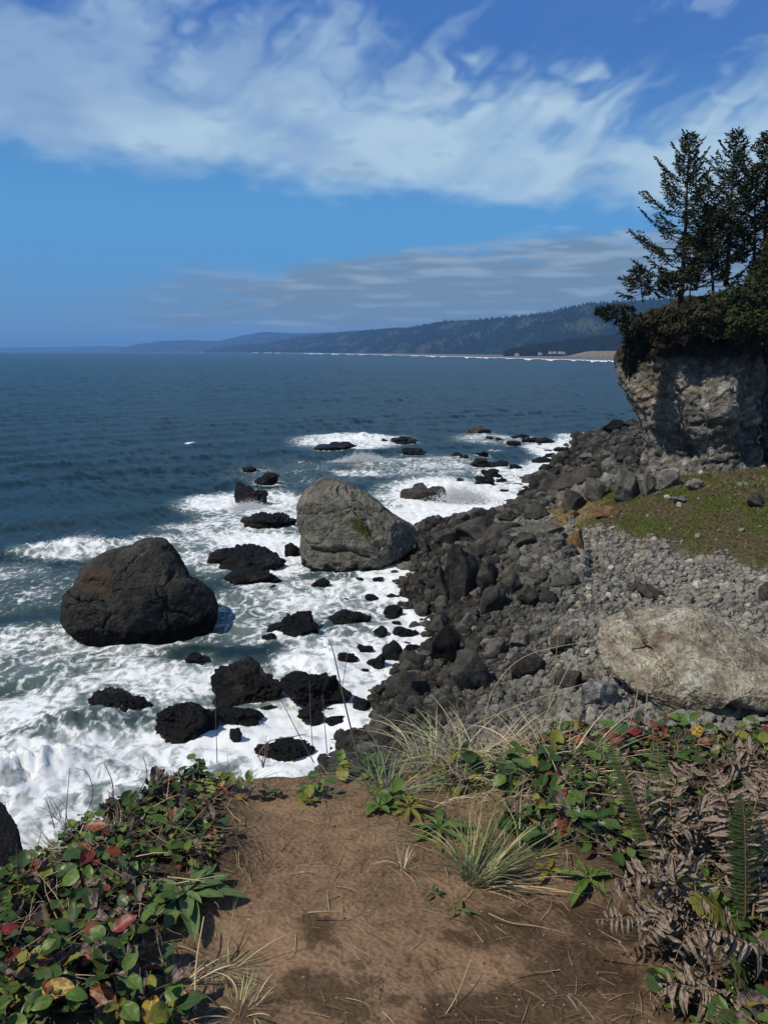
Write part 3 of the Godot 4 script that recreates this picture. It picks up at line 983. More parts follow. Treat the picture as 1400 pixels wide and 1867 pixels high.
# ---------------------------------------------------------------- trees and shrubs
func spruce(base: Vector3, tip: Vector3, spread: float, limbs: int, low: float, lush: float, seed_at: int, label: String, bow := 0.03) -> void:
	var r := RandomNumberGenerator.new()
	r.seed = seed_at
	var root := thing("spruce_tree", base)
	tag(root, label, "tree", "")
	var up := tip - base
	var tall := up.length()
	var axis := up / tall
	var s1 := axis.cross(Vector3(0.3, 0.2, 1)).normalized()
	var s2 := axis.cross(s1)
	var trunk := PackedVector3Array()
	for i in 12:
		var t := i / 11.0
		trunk.append(up * t + s1 * sin(t * 5.0 + seed_at) * bow * tall * t * (1 - t) + s2 * cos(t * 4.0 + seed_at) * bow * tall * t * (1 - t))
	put("trunk", tube_mesh(trunk, maxf(0.05, tall * 0.019), 0.02, 8), M.bark, root)
	var v := PackedVector3Array()
	var idx := PackedInt32Array()
	var col := PackedColorArray()
	for k in limbs:
		var t := lerpf(low, 0.985, pow((k + r.randf()) / limbs, 0.90))
		var f := t * 11.0
		var i := mini(int(f), 10)
		var at := trunk[i].lerp(trunk[i + 1], f - i)
		var a := k * 2.39996 + r.randf_range(-0.5, 0.5)
		var out := s1 * cos(a) + s2 * sin(a)
		var shape := minf(pow(1.0 - t, 0.62), (1.0 - t) * 1.45 + 0.01) * (0.75 + 0.25 * smoothstep(low, low + 0.2, t)) + 0.03
		var reach := spread * 1.42 * shape * r.randf_range(0.5, 1.15)
		var rise := lerpf(0.10, 0.78, pow(t, 1.2)) + r.randf_range(-0.15, 0.2)
		var path := PackedVector3Array()
		for n in 6:
			var q := n / 5.0
			path.append(at + out * reach * q * 0.95 + axis * reach * (rise * q - 0.42 * q * (1 - q) + 0.16 * q * q) + Vector3(0, -0.05 * reach * q, 0))
		put("limb", tube_mesh(path, maxf(0.018, reach * 0.013), 0.008, 4), M.bark, root)
		var sprays := int(reach * lush * 8.0) + 5
		var bare := 0.34 * (1.0 - t) + 0.10
		for n in sprays:
			var q := lerpf(bare, 1.0, pow((n + r.randf()) / sprays, 0.85))
			var g := q * 5.0
			var j := mini(int(g), 4)
			var c := path[j].lerp(path[j + 1], g - j)
			var along := (path[j + 1] - path[j]).normalized()
			var flat := along.cross(axis).normalized()
			var side := 1.0 if n % 2 == 0 else -1.0
			var twig := (along * r.randf_range(0.5, 1.0) + flat * side * r.randf_range(0.4, 1.1) + Vector3(0, r.randf_range(-0.35, 0.15), 0)).normalized()
			var length := reach * 0.30 * (1.15 - q) + r.randf_range(0.18, 0.42)
			for u in 3:
				var st := c + twig * length * u * 0.33
				var dir := (twig + Vector3(r.randf_range(-0.5, 0.5), r.randf_range(-0.5, 0.35), r.randf_range(-0.5, 0.5))).normalized()
				var w := dir.cross(Vector3(r.randf_range(-1, 1), r.randf_range(-1, 1), r.randf_range(-1, 1))).normalized() * r.randf_range(0.055, 0.11)
				var e := st + dir * r.randf_range(0.25, 0.48)
				var m := st.lerp(e, 0.4)
				var b0 := v.size()
				v.append_array(PackedVector3Array([st, m + w, e, m - w]))
				idx.append_array(PackedInt32Array([b0, b0 + 1, b0 + 2, b0, b0 + 2, b0 + 3]))
				var shade := r.randf()
				var tint := Color(0.020, 0.030, 0.014).lerp(Color(0.058, 0.064, 0.028), shade * shade)
				if r.randf() < 0.12: tint = Color(0.07, 0.055, 0.035)
				for z in 4: col.append(tint)
	put("crown", build(v, idx, col), M.needle, root)

func shrub(px: float, py: float, rx: float, ry: float, depth: float, dark: Color, light: Color, count: int, label: String) -> void:
	var r := RandomNumberGenerator.new()
	r.seed = int(px * 7 + py)
	var c := at_depth(px, py, depth)
	var ppm := FOCAL / depth
	var size := Vector3(rx / ppm, ry / ppm, (rx + ry) * 0.36 / ppm)
	var root := thing("shrub", c - Vector3(0, size.y, 0))
	tag(root, label, "shrub", "")
	for k in 3:
		var e := Vector3(r.randf_range(-0.5, 0.5) * size.x, size.y * 1.2, r.randf_range(-0.4, 0.4) * size.z)
		put("stem", tube_mesh(PackedVector3Array([Vector3(0, -0.3, 0), e * 0.5 + Vector3(0.1, 0, 0), e]), 0.07, 0.02, 5), M.bark, root)
	var v := PackedVector3Array()
	var idx := PackedInt32Array()
	var col := PackedColorArray()
	for k in count:
		var d := Vector3(r.randfn(), r.randfn(), r.randfn()).normalized()
		var lump := 0.80 + 0.55 * sn(noise, d * 1.0 + c, 1.7) + 0.25 * sn(noise, d + c, 5.0)
		var p := d * size * lump * pow(r.randf(), 0.18) + Vector3(0, size.y, 0)
		var s := r.randf_range(0.10, 0.23)
		var n := (d + Vector3(r.randf_range(-1, 1), r.randf_range(-0.6, 1.2), r.randf_range(-1, 1)) * 0.9).normalized()
		var a := n.cross(Vector3(r.randf_range(-1, 1), r.randf_range(-1, 1), r.randf_range(-1, 1))).normalized() * s
		var b := n.cross(a) * r.randf_range(0.35, 0.6)
		var b0 := v.size()
		v.append_array(PackedVector3Array([p - a, p + b, p + a, p - b]))
		idx.append_array(PackedInt32Array([b0, b0 + 1, b0 + 2, b0, b0 + 2, b0 + 3]))
		var t := clampf(0.5 + 1.1 * sn(noise, p + c, 0.9) + r.randf_range(-0.35, 0.35), 0, 1)
		var tint := dark.lerp(light, t)
		for z in 4: col.append(tint)
	put("foliage", build(v, idx, col), M.shrub, root)


# ---------------------------------------------------------------- far land
func ridge_line(pts: Array, at: float) -> Vector3:         # pts [px, py, distance]
	var f := at * (pts.size() - 1)
	var i := mini(int(f), pts.size() - 2)
	var k := f - i
	return at_depth(lerpf(pts[i][0], pts[i + 1][0], k), lerpf(pts[i][1], pts[i + 1][1], k), lerpf(pts[i][2], pts[i + 1][2], k))

func far_hill(called: String, pts: Array, foot: float, cols: int, rough: float, dark: Color, light: Color, trees: int, tree_high: float, label: String) -> void:
	var v := PackedVector3Array()
	var col := PackedColorArray()
	var rows := 26
	for j in rows + 4:
		for i in cols:
			var top := ridge_line(pts, float(i) / (cols - 1))
			var back := Vector3(top.x, 0, top.z)
			var p: Vector3
			if j < rows:
				var t := float(j) / (rows - 1)
				p = back * lerpf(foot, 1.0, t)
				var fold := noise.get_noise_2d(p.x * 0.0016, p.z * 0.0016)
				p.y = top.y * (pow(t, 0.85) + fold * 0.45 * t * (1.0 - t) * 2.0) + rough * noise.get_noise_2d(p.x * 0.01, p.z * 0.01) * (0.3 + 0.7 * smoothstep(1.0, 0.8, t)) * smoothstep(0.0, 0.2, t)
			else:
				var t := (j - rows + 1) / 4.0
				p = back * (1.0 + 0.25 * t)
				p.y = top.y * (1.0 - t * t) - 2.0
			v.append(p)
			var k := smoothstep(0.12, 0.34, noise.get_noise_2d(p.x * 0.0035 + 5.0, p.z * 0.0022) + 0.25 * noise.get_noise_2d(p.x * 0.02, p.z * 0.02))
			col.append(dark.lerp(light, k * 0.45))
	tag(put(called, build(v, grid_index(cols, rows + 4, true), col), M.hill), label, "", "", "structure")
	if trees:
		var cv := PackedVector3Array()
		var ci := PackedInt32Array()
		tube(cv, ci, PackedVector3Array([Vector3(0, 0, 0), Vector3(0, 0.25, 0), Vector3(0.02, 0.6, 0), Vector3(0, 1, 0)]), PackedFloat32Array([0.10, 0.19, 0.11, 0.005]), 6)
		var cone := build(cv, ci)
		var places := []
		var tints := []
		for n in trees:
			var i := rng.randi() % cols
			var j := rows - 1 - int(pow(rng.randf(), 1.6) * (rows - 2))
			var p := v[j * cols + i].lerp(v[j * cols + mini(i + 1, cols - 1)], rng.randf())
			p = p.lerp(v[(j - 1) * cols + i], rng.randf() * 0.5)
			var s := tree_high * rng.randf_range(0.55, 1.25)
			places.append(Transform3D(Basis.from_scale(Vector3(s * 1.15, s, s * 1.15)), p - Vector3(0, 2, 0)))
			tints.append(dark.lerp(light, rng.randf() * 0.10))
		tag(many("forest", cone, M.tinted, places, tints), "dark conifer forest that covers the far hill")

func strip(near: Array, far: Array, h0: float, h1: float, ragged: float, seg: int) -> ArrayMesh:   # a band on the ground between two lines of [px, py]
	var v := PackedVector3Array()
	for j in seg + 1:
		var f := float(j) / seg * (near.size() - 1)
		var i := mini(int(f), near.size() - 2)
		var a := spot(lerpf(near[i][0], near[i + 1][0], f - i), lerpf(near[i][1], near[i + 1][1], f - i), 0)
		var b := spot(lerpf(far[i][0], far[i + 1][0], f - i), lerpf(far[i][1], far[i + 1][1], f - i), 0)
		if ragged > 0.0:
			var k := clampf(0.35 + 1.3 * noise.get_noise_2d(j * 0.13, 3.0) + 0.7 * noise.get_noise_2d(j * 0.7, 9.0), 0.02, 1.3)
			a = b.lerp(a, k * ragged)
		a.y = h0
		b.y = h1
		v.append(a)
		v.append(a.lerp(b, 0.5) + Vector3(0, 0.8 if ragged > 0.0 else 0.2, 0))
		v.append(b)
	return build(v, grid_index(3, seg + 1))

func house(px: float, py: float, depth: float, wide: float, label: String) -> void:
	var p := at_depth(px, py, depth)
	var root := thing("beach_house", Vector3(p.x, p.y - 4.0, p.z))
	tag(root, label, "house", "houses on the far bluff")
	var w := BoxMesh.new()
	w.size = Vector3(wide, 8.0, 8.0)
	put("wall", w, M.white, root, Transform3D(Basis(), Vector3(0, 4, 0)))
	var r := PrismMesh.new()
	r.size = Vector3(wide + 1.0, 3.0, 9.0)
	put("roof", r, M.roof, root, Transform3D(Basis(), Vector3(0, 9.5, 0)))
	var g := BoxMesh.new()
	g.size = Vector3(1.6, 1.8, 0.1)
	for k in [-0.3, 0.0, 0.3]: put("window", g, M.pane, root, Transform3D(Basis(), Vector3(wide * k, 4.6, 4.06)))


# ---------------------------------------------------------------- plants of the bluff top
var leaf_shapes := {}
func leaf_mesh(wide: float, fold: float, curl: float, wavy: float, tip: float, seed_at: int) -> ArrayMesh:
	var key := [wide, fold, curl, wavy, tip, seed_at]
	if leaf_shapes.has(key): return leaf_shapes[key]
	var v := PackedVector3Array()
	var uv := PackedVector2Array()
	var nu := 9
	var ns := 5
	for i in nu:
		var u := i / (nu - 1.0)
		var hw := wide * 0.5 * pow(sin(PI * pow(clampf(u, 0.0, 1.0), tip)), 0.75) + 0.004
		for j in ns:
			var s := j / (ns - 1.0) * 2.0 - 1.0
			var y := fold * absf(s) * hw + curl * u * u + wavy * noise.get_noise_3d(u * 2.4, s * 1.3, seed_at * 3.7) * (0.3 + absf(s))
			v.append(Vector3(u - 0.35 * absf(curl) * u * u * u, y, s * hw))
			uv.append(Vector2(s * 0.5 + 0.5, u))
	leaf_shapes[key] = build(v, grid_index(ns, nu, true), PackedColorArray(), uv)
	return leaf_shapes[key]

func along(at: Vector3, dir: Vector3, up: Vector3, length: float) -> Transform3D:
	var x := dir.normalized()
	var z := x.cross(up)
	if z.length() < 0.01: z = x.cross(Vector3(0.3, 0.1, 1))
	z = z.normalized()
	return Transform3D(Basis(x * length, z.cross(x) * length, z * length), at)

func salal(px: float, py: float, radius: float, tall: float, count: int, leaf: float, palette: Array, label: String, broad := 0.62) -> void:
	var r := RandomNumberGenerator.new()
	r.seed = int(px * 11 + py)
	var at := near_hit(px, py)
	var root := thing("salal_clump", at)
	tag(root, label, "plant", "")
	var stems := maxi(2, int(count / 7.0))
	var left := count
	for s in stems:
		var a := r.randf() * TAU
		var d := sqrt(r.randf()) * radius
		var foot := Vector3(cos(a) * d, 0, sin(a) * d)
		foot.y = top_height(at.x + foot.x, at.z + foot.z) - at.y - 0.01
		if foot.y < -0.35: foot.y = -0.35
		var lean := Vector3(cos(a), 0, sin(a)) * radius * r.randf_range(0.2, 0.7) + Vector3(r.randf_range(-1, 1), 0, r.randf_range(-1, 1)) * radius * 0.4
		var h := tall * r.randf_range(0.45, 1.1)
		var path := PackedVector3Array()
		for n in 5:
			var t := n / 4.0
			path.append(foot + lean * t * t + Vector3(0, h * (t - 0.15 * t * t), 0))
		put("stem", tube_mesh(path, 0.0028, 0.0014, 4), M.stem if r.randf() < 0.7 else M.twig, root)
		var n_here := left / (stems - s)
		left -= n_here
		for n in n_here:
			var t := 0.15 + 0.85 * (n + r.randf_range(0.3, 1.0)) / n_here
			var f := minf(t, 1.0) * 4.0
			var i := mini(int(f), 3)
			var c := path[i].lerp(path[i + 1], f - i)
			var b := n * 2.4 + r.randf_range(-0.7, 0.7) + a
			var dir := Vector3(cos(b), r.randf_range(-0.25, 0.55), sin(b))
			var up := Vector3(r.randf_range(-0.6, 0.6), 1.0, r.randf_range(-0.3, 0.75))
			var pick := r.randf()
			var mat: Material = palette[palette.size() - 1][0]
			for e in palette:
				if pick < e[1]:
					mat = e[0]
					break
				pick -= e[1]
			var k := r.randi() % 4
			var shape: ArrayMesh
			if mat == M.dead: shape = leaf_mesh(broad * 0.8, [1.1, 0.6, 1.5, 0.9][k], [0.35, -0.4, 0.2, -0.25][k], 0.35, 0.85, 20 + k)
			else: shape = leaf_mesh(broad * [1.0, 0.92, 1.1, 0.85][k], [0.22, 0.35, 0.12, 0.45][k], [-0.10, 0.12, -0.22, 0.05][k], 0.08, 0.80, k)
			put("leaf", shape, mat, root, along(c + dir.normalized() * 0.008, dir, up, leaf * r.randf_range(0.42, 1.2)))

func rosette(px: float, py: float, count: int, length: float, wide: float, mat: Material, rise: float, label: String, called := "plantain_rosette") -> void:
	var r := RandomNumberGenerator.new()
	r.seed = int(px * 13 + py)
	var at := near_hit(px, py)
	var root := thing(called, at + Vector3(0, 0.01, 0))
	tag(root, label, "plant", "")
	for n in count:
		var t := float(n) / count
		var a := n * 2.39996 + r.randf_range(-0.25, 0.25)
		var dir := Vector3(cos(a), lerpf(rise * 0.25, rise * 1.7, t * t), sin(a))
		var k := n % 3
		put("leaf", leaf_mesh(wide * [1.0, 0.9, 1.1][k], [0.45, 0.6, 0.35][k], [-0.22, -0.32, -0.14][k], 0.05, 0.85, 40 + k), mat, root, along(Vector3(cos(a), 0, sin(a)) * 0.006 + Vector3(0, 0.012 * t, 0), dir, Vector3.UP, length * lerpf(1.1, 0.5, t) * r.randf_range(0.85, 1.1)))

func blade_mesh(droop: float, twist: float) -> ArrayMesh:
	var key := ["blade", droop, twist]
	if leaf_shapes.has(key): return leaf_shapes[key]
	var v := PackedVector3Array()
	for i in 8:
		var u := i / 7.0
		var w := 0.5 * (1.0 - pow(u, 2.2)) + 0.02
		var a := twist * u
		var c := Vector3(u - 0.3 * droop * u * u * u, -droop * u * u, 0.10 * sin(u * 3.0 * twist))
		v.append(c + Vector3(0, -sin(a) * w * 0.03, -cos(a) * w * 0.03))
		v.append(c + Vector3(0, 0.006 * (1.0 - u), 0))
		v.append(c + Vector3(0, sin(a) * w * 0.03, cos(a) * w * 0.03))
	leaf_shapes[key] = build(v, grid_index(3, 8, true))
	return leaf_shapes[key]

var blade_mats := {}
func blade_material(kind: int) -> Material:
	if not blade_mats.has(kind):
		var c: Color = [Color(0.07, 0.115, 0.03), Color(0.13, 0.17, 0.06), Color(0.30, 0.25, 0.12), Color(0.44, 0.36, 0.22), Color(0.20, 0.15, 0.10), Color(0.16, 0.20, 0.03), Color(0.09, 0.12, 0.075)][kind]
		blade_mats[kind] = plain(["green blade", "pale green blade", "straw blade", "bleached blade", "brown blade", "yellow green blade", "blue green blade"][kind], c, 0.55, 0.4, 0.5)
	return blade_mats[kind]

func grass_tuft(px: float, py: float, count: int, length: float, foot: float, spread: float, lean: Vector3, kinds: Array, label: String, low := 0.12) -> void:
	var r := RandomNumberGenerator.new()
	r.seed = int(px * 17 + py)
	var at := near_hit(px, py)
	var root := thing("grass_tuft", at)
	tag(root, label, "grass tuft", "")
	for n in count:
		var a := r.randf() * TAU
		var d := sqrt(r.randf()) * foot
		var p := Vector3(cos(a) * d, 0, sin(a) * d)
		p.y = clampf(top_height(at.x + p.x, at.z + p.z) - at.y, -0.2, 0.2)
		var dir := Vector3(cos(a) * spread * r.randf_range(0.3, 1.3), r.randf_range(low, 1.0), sin(a) * spread * r.randf_range(0.3, 1.3)) + lean
		var kind: int = kinds[r.randi() % kinds.size()]
		var k := r.randi() % 4
		put("blade", blade_mesh([0.35, 0.75, 0.18, 1.05][k], [0.4, 1.2, -0.6, 0.9][k]), blade_material(kind), root, along(p, dir, Vector3.UP, length * r.randf_range(0.45, 1.15)).scaled_local(Vector3(1, 1, r.randf_range(0.0040, 0.0088) / (0.06 * length))))

func stalk(called: String, pts: Array, r0: float, r1: float, mat: Material, label: String, category: String) -> void:   # pts [px, py, depth]
	var path := PackedVector3Array()
	var first := at_depth(pts[0][0], pts[0][1], pts[0][2])
	var ctrl := []
	for p in pts: ctrl.append(at_depth(p[0], p[1], p[2]) - first)
	for i in 15:
		var f := i / 14.0 * (ctrl.size() - 1)
		var k := mini(int(f), ctrl.size() - 2)
		var p0: Vector3 = ctrl[maxi(k - 1, 0)]
		var p3: Vector3 = ctrl[mini(k + 2, ctrl.size() - 1)]
		path.append(ctrl[k].cubic_interpolate(ctrl[k + 1], p0, p3, f - k))
	var o := put(called, tube_mesh(path, r0, r1, 5), mat)
	o.position = first
	tag(o, label, category)

func bare_shrub(px: float, py: float, tall: float, lean: Vector3, label: String) -> void:
	var r := RandomNumberGenerator.new()
	r.seed = int(px * 19 + py)
	var at := near_hit(px, py)
	var root := thing("bare_shrub", at)
	tag(root, label, "dead plant", "")
	for k in 4:
		var d := (Vector3(r.randf_range(-0.6, 0.6), 1, r.randf_range(-0.5, 0.5)) + lean).normalized()
		var path := PackedVector3Array()
		for n in 6: path.append(d * tall * r.randf_range(0.95, 1.0) * n / 5.0 + Vector3(r.randf_range(-1, 1), 0, r.randf_range(-1, 1)) * 0.012 * n / 5.0 * tall * 5.0)
		put("branch", tube_mesh(path, 0.0020, 0.0008, 4), M.twig, root)
		for j in 5:
			var c := path[1 + r.randi() % 4]
			var e := c + (d + Vector3(r.randf_range(-1.1, 1.1), r.randf_range(-0.2, 0.5), r.randf_range(-1, 1))).normalized() * tall * r.randf_range(0.18, 0.42)
			put("twig", tube_mesh(PackedVector3Array([c, c.lerp(e, 0.5) + Vector3(0, 0.006, 0), e]), 0.0011, 0.0006, 3), M.twig, root)

func umbel(pts: Array, label: String) -> void:             # a dry flower stalk with a spoked head
	var root_at := at_depth(pts[0][0], pts[0][1], pts[0][2])
	var top := at_depth(pts[1][0], pts[1][1], pts[1][2]) - root_at
	var root := thing("dry_umbel", root_at)
	tag(root, label, "dry flower", "")
	put("stalk", tube_mesh(PackedVector3Array([Vector3.ZERO, top * 0.5 + Vector3(0.004, 0, 0), top]), 0.0028, 0.0016, 5), M.straw, root)
	for k in 11:
		var a := k * TAU / 11.0
		var e := top + Vector3(cos(a) * 0.035, 0.030 + 0.012 * sin(k * 2.0), sin(a) * 0.035)
		put("ray", tube_mesh(PackedVector3Array([top, top.lerp(e, 0.5) + Vector3(0, -0.003, 0), e]), 0.0009, 0.0006, 4), M.straw, root)

func fern_frond(parent: Node3D, origin: Vector3, a: Vector3, b: Vector3, arch: float, wide: float, pairs: int, state: int, seed_at: int) -> void:   # 0 green, 1 yellow green, 2 withered, 3 green with withered tips
	var r := RandomNumberGenerator.new()
	r.seed = seed_at
	var path := PackedVector3Array()
	var side0 := (b - a).cross(Vector3.UP).normalized()
	for i in 14:
		var t := i / 13.0
		var curl := Vector3.ZERO
		if state == 2: curl = Vector3(0, -0.35 * arch * pow(t, 5.0), 0) + side0 * 0.02 * sin(t * 7.0 + seed_at)
		path.append(a.lerp(b, t) + Vector3(0, arch * 4.0 * t * (1.0 - t), 0) + curl - origin)
	var fr := put("frond", tube_mesh(path, 0.0032, 0.0009, 5), M.rachis_dead if state == 2 else M.rachis, parent)
	for n in pairs:
		var t := 0.10 + 0.90 * (n + 0.5) / pairs
		var f := t * 13.0
		var i := mini(int(f), 12)
		var c := path[i].lerp(path[i + 1], f - i)
		var fwd := (path[i + 1] - path[i]).normalized()
		var flat := fwd.cross(Vector3.UP).normalized()
		var up := flat.cross(fwd)
		var length := wide * pow(sin(PI * (0.12 + 0.83 * t)), 0.8) 
		for s in [-1.0, 1.0]:
			var dead: bool = state == 2 or (state == 3 and r.randf() < 0.30 + 0.3 * s)
			var dir: Vector3
			var shape: ArrayMesh
			var mat: Material
			var k := r.randi() % 3
			if dead:
				if r.randf() < 0.10: continue
				dir = flat * s + fwd * r.randf_range(0.15, 0.5) + up * r.randf_range(-0.6, 0.15)
				shape = leaf_mesh(0.24, [1.2, 0.8, 1.6][k], [0.6, -0.95, -0.7][k], 0.12, 0.70, 60 + k)
				mat = M.fern_dead
			else:
				dir = flat * s + fwd * 0.28 + up * r.randf_range(-0.05, 0.16)
				shape = leaf_mesh(0.24, 0.25, [-0.10, -0.16, -0.04][k], 0.04, 0.62, 70 + k)
				mat = M.fern_lime if state == 1 else M.fern
			put("leaflet", shape, mat, fr, along(c, dir, up + Vector3(r.randf_range(-0.2, 0.2), 0, r.randf_range(-0.2, 0.2)), length * r.randf_range(0.85, 1.1) * (0.72 if dead else 1.0)))

func fern(root_px: float, root_py: float, fronds: Array, label: String) -> void:   # fronds [tip px, tip py, how much farther than the root, arch, width, pairs, state]
	var at := near_hit(root_px, root_py)
	var root := thing("fern", at)
	tag(root, label, "fern", "")
	for k in fronds.size():
		var f: Array = fronds[k]
		fern_frond(root, at, at + Vector3(0.012 * (k % 3 - 1), 0, 0.01 * (k % 2)), at_depth(f[0], f[1], -at.z + f[2]), f[3], f[4], f[5], f[6], int(root_px) + k * 31)

func make_bluff() -> void:
	var v := PackedVector3Array()
	var uv := PackedVector2Array()
	var nx := 164
	var nz := 130
	for j in nz:
		for i in nx:
			var x := -2.5 + 5.7 * i / (nx - 1.0)
			var z := -4.0 + 4.5 * j / (nz - 1.0)
			v.append(Vector3(x, top_height(x, z), z))
			uv.append(Vector2((x + 2.5) / 5.7, (z + 4.0) / 4.5))
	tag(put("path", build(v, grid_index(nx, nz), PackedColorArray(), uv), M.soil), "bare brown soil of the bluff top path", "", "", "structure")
	v = PackedVector3Array()
	var col := PackedColorArray()
	for j in 90:
		for i in 120:
			var x := -14.0 + 30.0 * i / 119.0
			var z := -13.0 + 22.0 * j / 89.0
			var y := top_height(x, z)
			if x > -2.9 and x < 3.6 and z > -4.4 and z < 0.9: y -= 0.45
			v.append(Vector3(x, y, z))
			col.append(Color(0.035, 0.034, 0.032).lerp(Color(0.13, 0.11, 0.08), clampf(0.5 + 0.9 * noise.get_noise_2d(x * 0.7, z * 0.7), 0, 1)))
	tag(put("headland", build(v, grid_index(120, 90), col), M.rock), "rocky bluff under the path", "", "", "structure")

func litter() -> void:
	var straws := []
	var tints := []
	var shapes := []
	for k in 4: shapes.append(tube_mesh(PackedVector3Array([Vector3.ZERO, Vector3(0.35, 0.02, [0.01, 0.05, -0.04, 0.0][k]), Vector3(0.7, 0.015, [0.0, 0.07, -0.10, 0.03][k]), Vector3(1, 0, [-0.02, 0.02, -0.22, 0.12][k])]), [0.016, 0.012, 0.010, 0.02][k], 0.006, 4))
	var root := Node3D.new()
	root.name = "straw_litter"
	add_child(root)
	tag(root, "bits of dry straw and twig strewn on the soil", "", "", "stuff")
	for k in 4:
		straws = []
		tints = []
		for n in 3400:
			var x := rng.randf_range(-1.4, 2.0)
			var z := rng.randf_range(-2.95, -1.1)
			if brink_distance(x, z) < 0.0: continue
			var bank := path_bank(x, z)
			if bank < 0.5 and noise.get_noise_2d(x * 2.2 + 3.0, z * 2.2) + rng.randf_range(-0.45, 0.45) < -0.02: continue
			var y := top_height(x, z)
			var a := rng.randf() * TAU
			var s := 0.012 + 0.075 * pow(rng.randf(), 2.5) * (1.0 + 0.9 * bank)
			var p := Vector3(x, y + 0.003 + bank * rng.randf() * 0.035, z)
			straws.append(along(p, Vector3(cos(a), rng.randf_range(-0.03, 0.12) + bank * rng.randf_range(-0.1, 0.6), sin(a)), Vector3.UP, s))
			var t := rng.randf()
			tints.append(Color(0.10, 0.07, 0.045).lerp(Color(0.42, 0.33, 0.22), t * t * 0.9 + 0.1 * rng.randf()))
		many("straws", shapes[k], M.tinted, straws, tints, root)
	var crumbs := []
	var ct := []
	var crumb := rock_mesh(1, Vector3(1, 0.8, 0.9), 77, 5, 0.3, "white")
	for n in 2600:
		var x := rng.randf_range(-0.9, 1.3)
		var z := rng.randf_range(-2.85, -1.2)
		if brink_distance(x, z) < 0.05: continue
		var s := 0.0020 + 0.007 * pow(rng.randf(), 6.0)
		crumbs.append(Transform3D(Basis.from_euler(Vector3(rng.randf() * 6, rng.randf() * 6, 0)).scaled(Vector3.ONE * s), Vector3(x, top_height(x, z), z)))
		ct.append(Color(0.32, 0.21, 0.14).lerp(Color(0.62, 0.46, 0.33), rng.randf()) if s > 0.004 or rng.randf() < 0.985 else Color(1.7, 1.6, 1.4))
	tag(many("soil_crumbs", crumb, M.tinted, crumbs, ct), "crumbs of soil and grit on the path")
	# low leaves and dead matter between the clumps
	for pass_at in 2:
		var places := []
		var lt := []
		var shape := leaf_mesh(0.55, 0.3, -0.15, 0.1, 0.8, 3) if pass_at == 0 else leaf_mesh(0.5, 1.0, 0.4, 0.35, 0.85, 21)
		for n in 6000:
			var x := rng.randf_range(-1.6, 2.4)
			var z := rng.randf_range(-3.2, -1.0)
			var e := brink_distance(x, z)
			if e < -0.25 or rng.randf() > path_bank(x, z): continue
			if path_bank(x, z) < 0.9: continue
			var a := rng.randf() * TAU
			var h := rng.randf_range(0.005, 0.07 if pass_at == 0 else 0.03)
			var s := rng.randf_range(0.024, 0.062)
			places.append(along(Vector3(x, top_height(x, z) + h, z), Vector3(cos(a), rng.randf_range(-0.3, 0.6), sin(a)), Vector3(rng.randf_range(-0.6, 0.6), 1, rng.randf_range(-0.6, 0.6)), s))
			if pass_at == 0: lt.append(Color(0.022, 0.05, 0.012).lerp(Color(0.11, 0.15, 0.03), pow(rng.randf(), 2.0)) if rng.randf() < 0.93 else Color(0.12, 0.035, 0.02))
			else: lt.append(Color(0.06, 0.045, 0.035).lerp(Color(0.25, 0.20, 0.17), pow(rng.randf(), 2.0)))
		tag(many("ground_cover" if pass_at == 0 else "leaf_litter", shape, M.shrub, places, lt), "small low leaves under the larger plants" if pass_at == 0 else "withered leaves and debris under the plants")


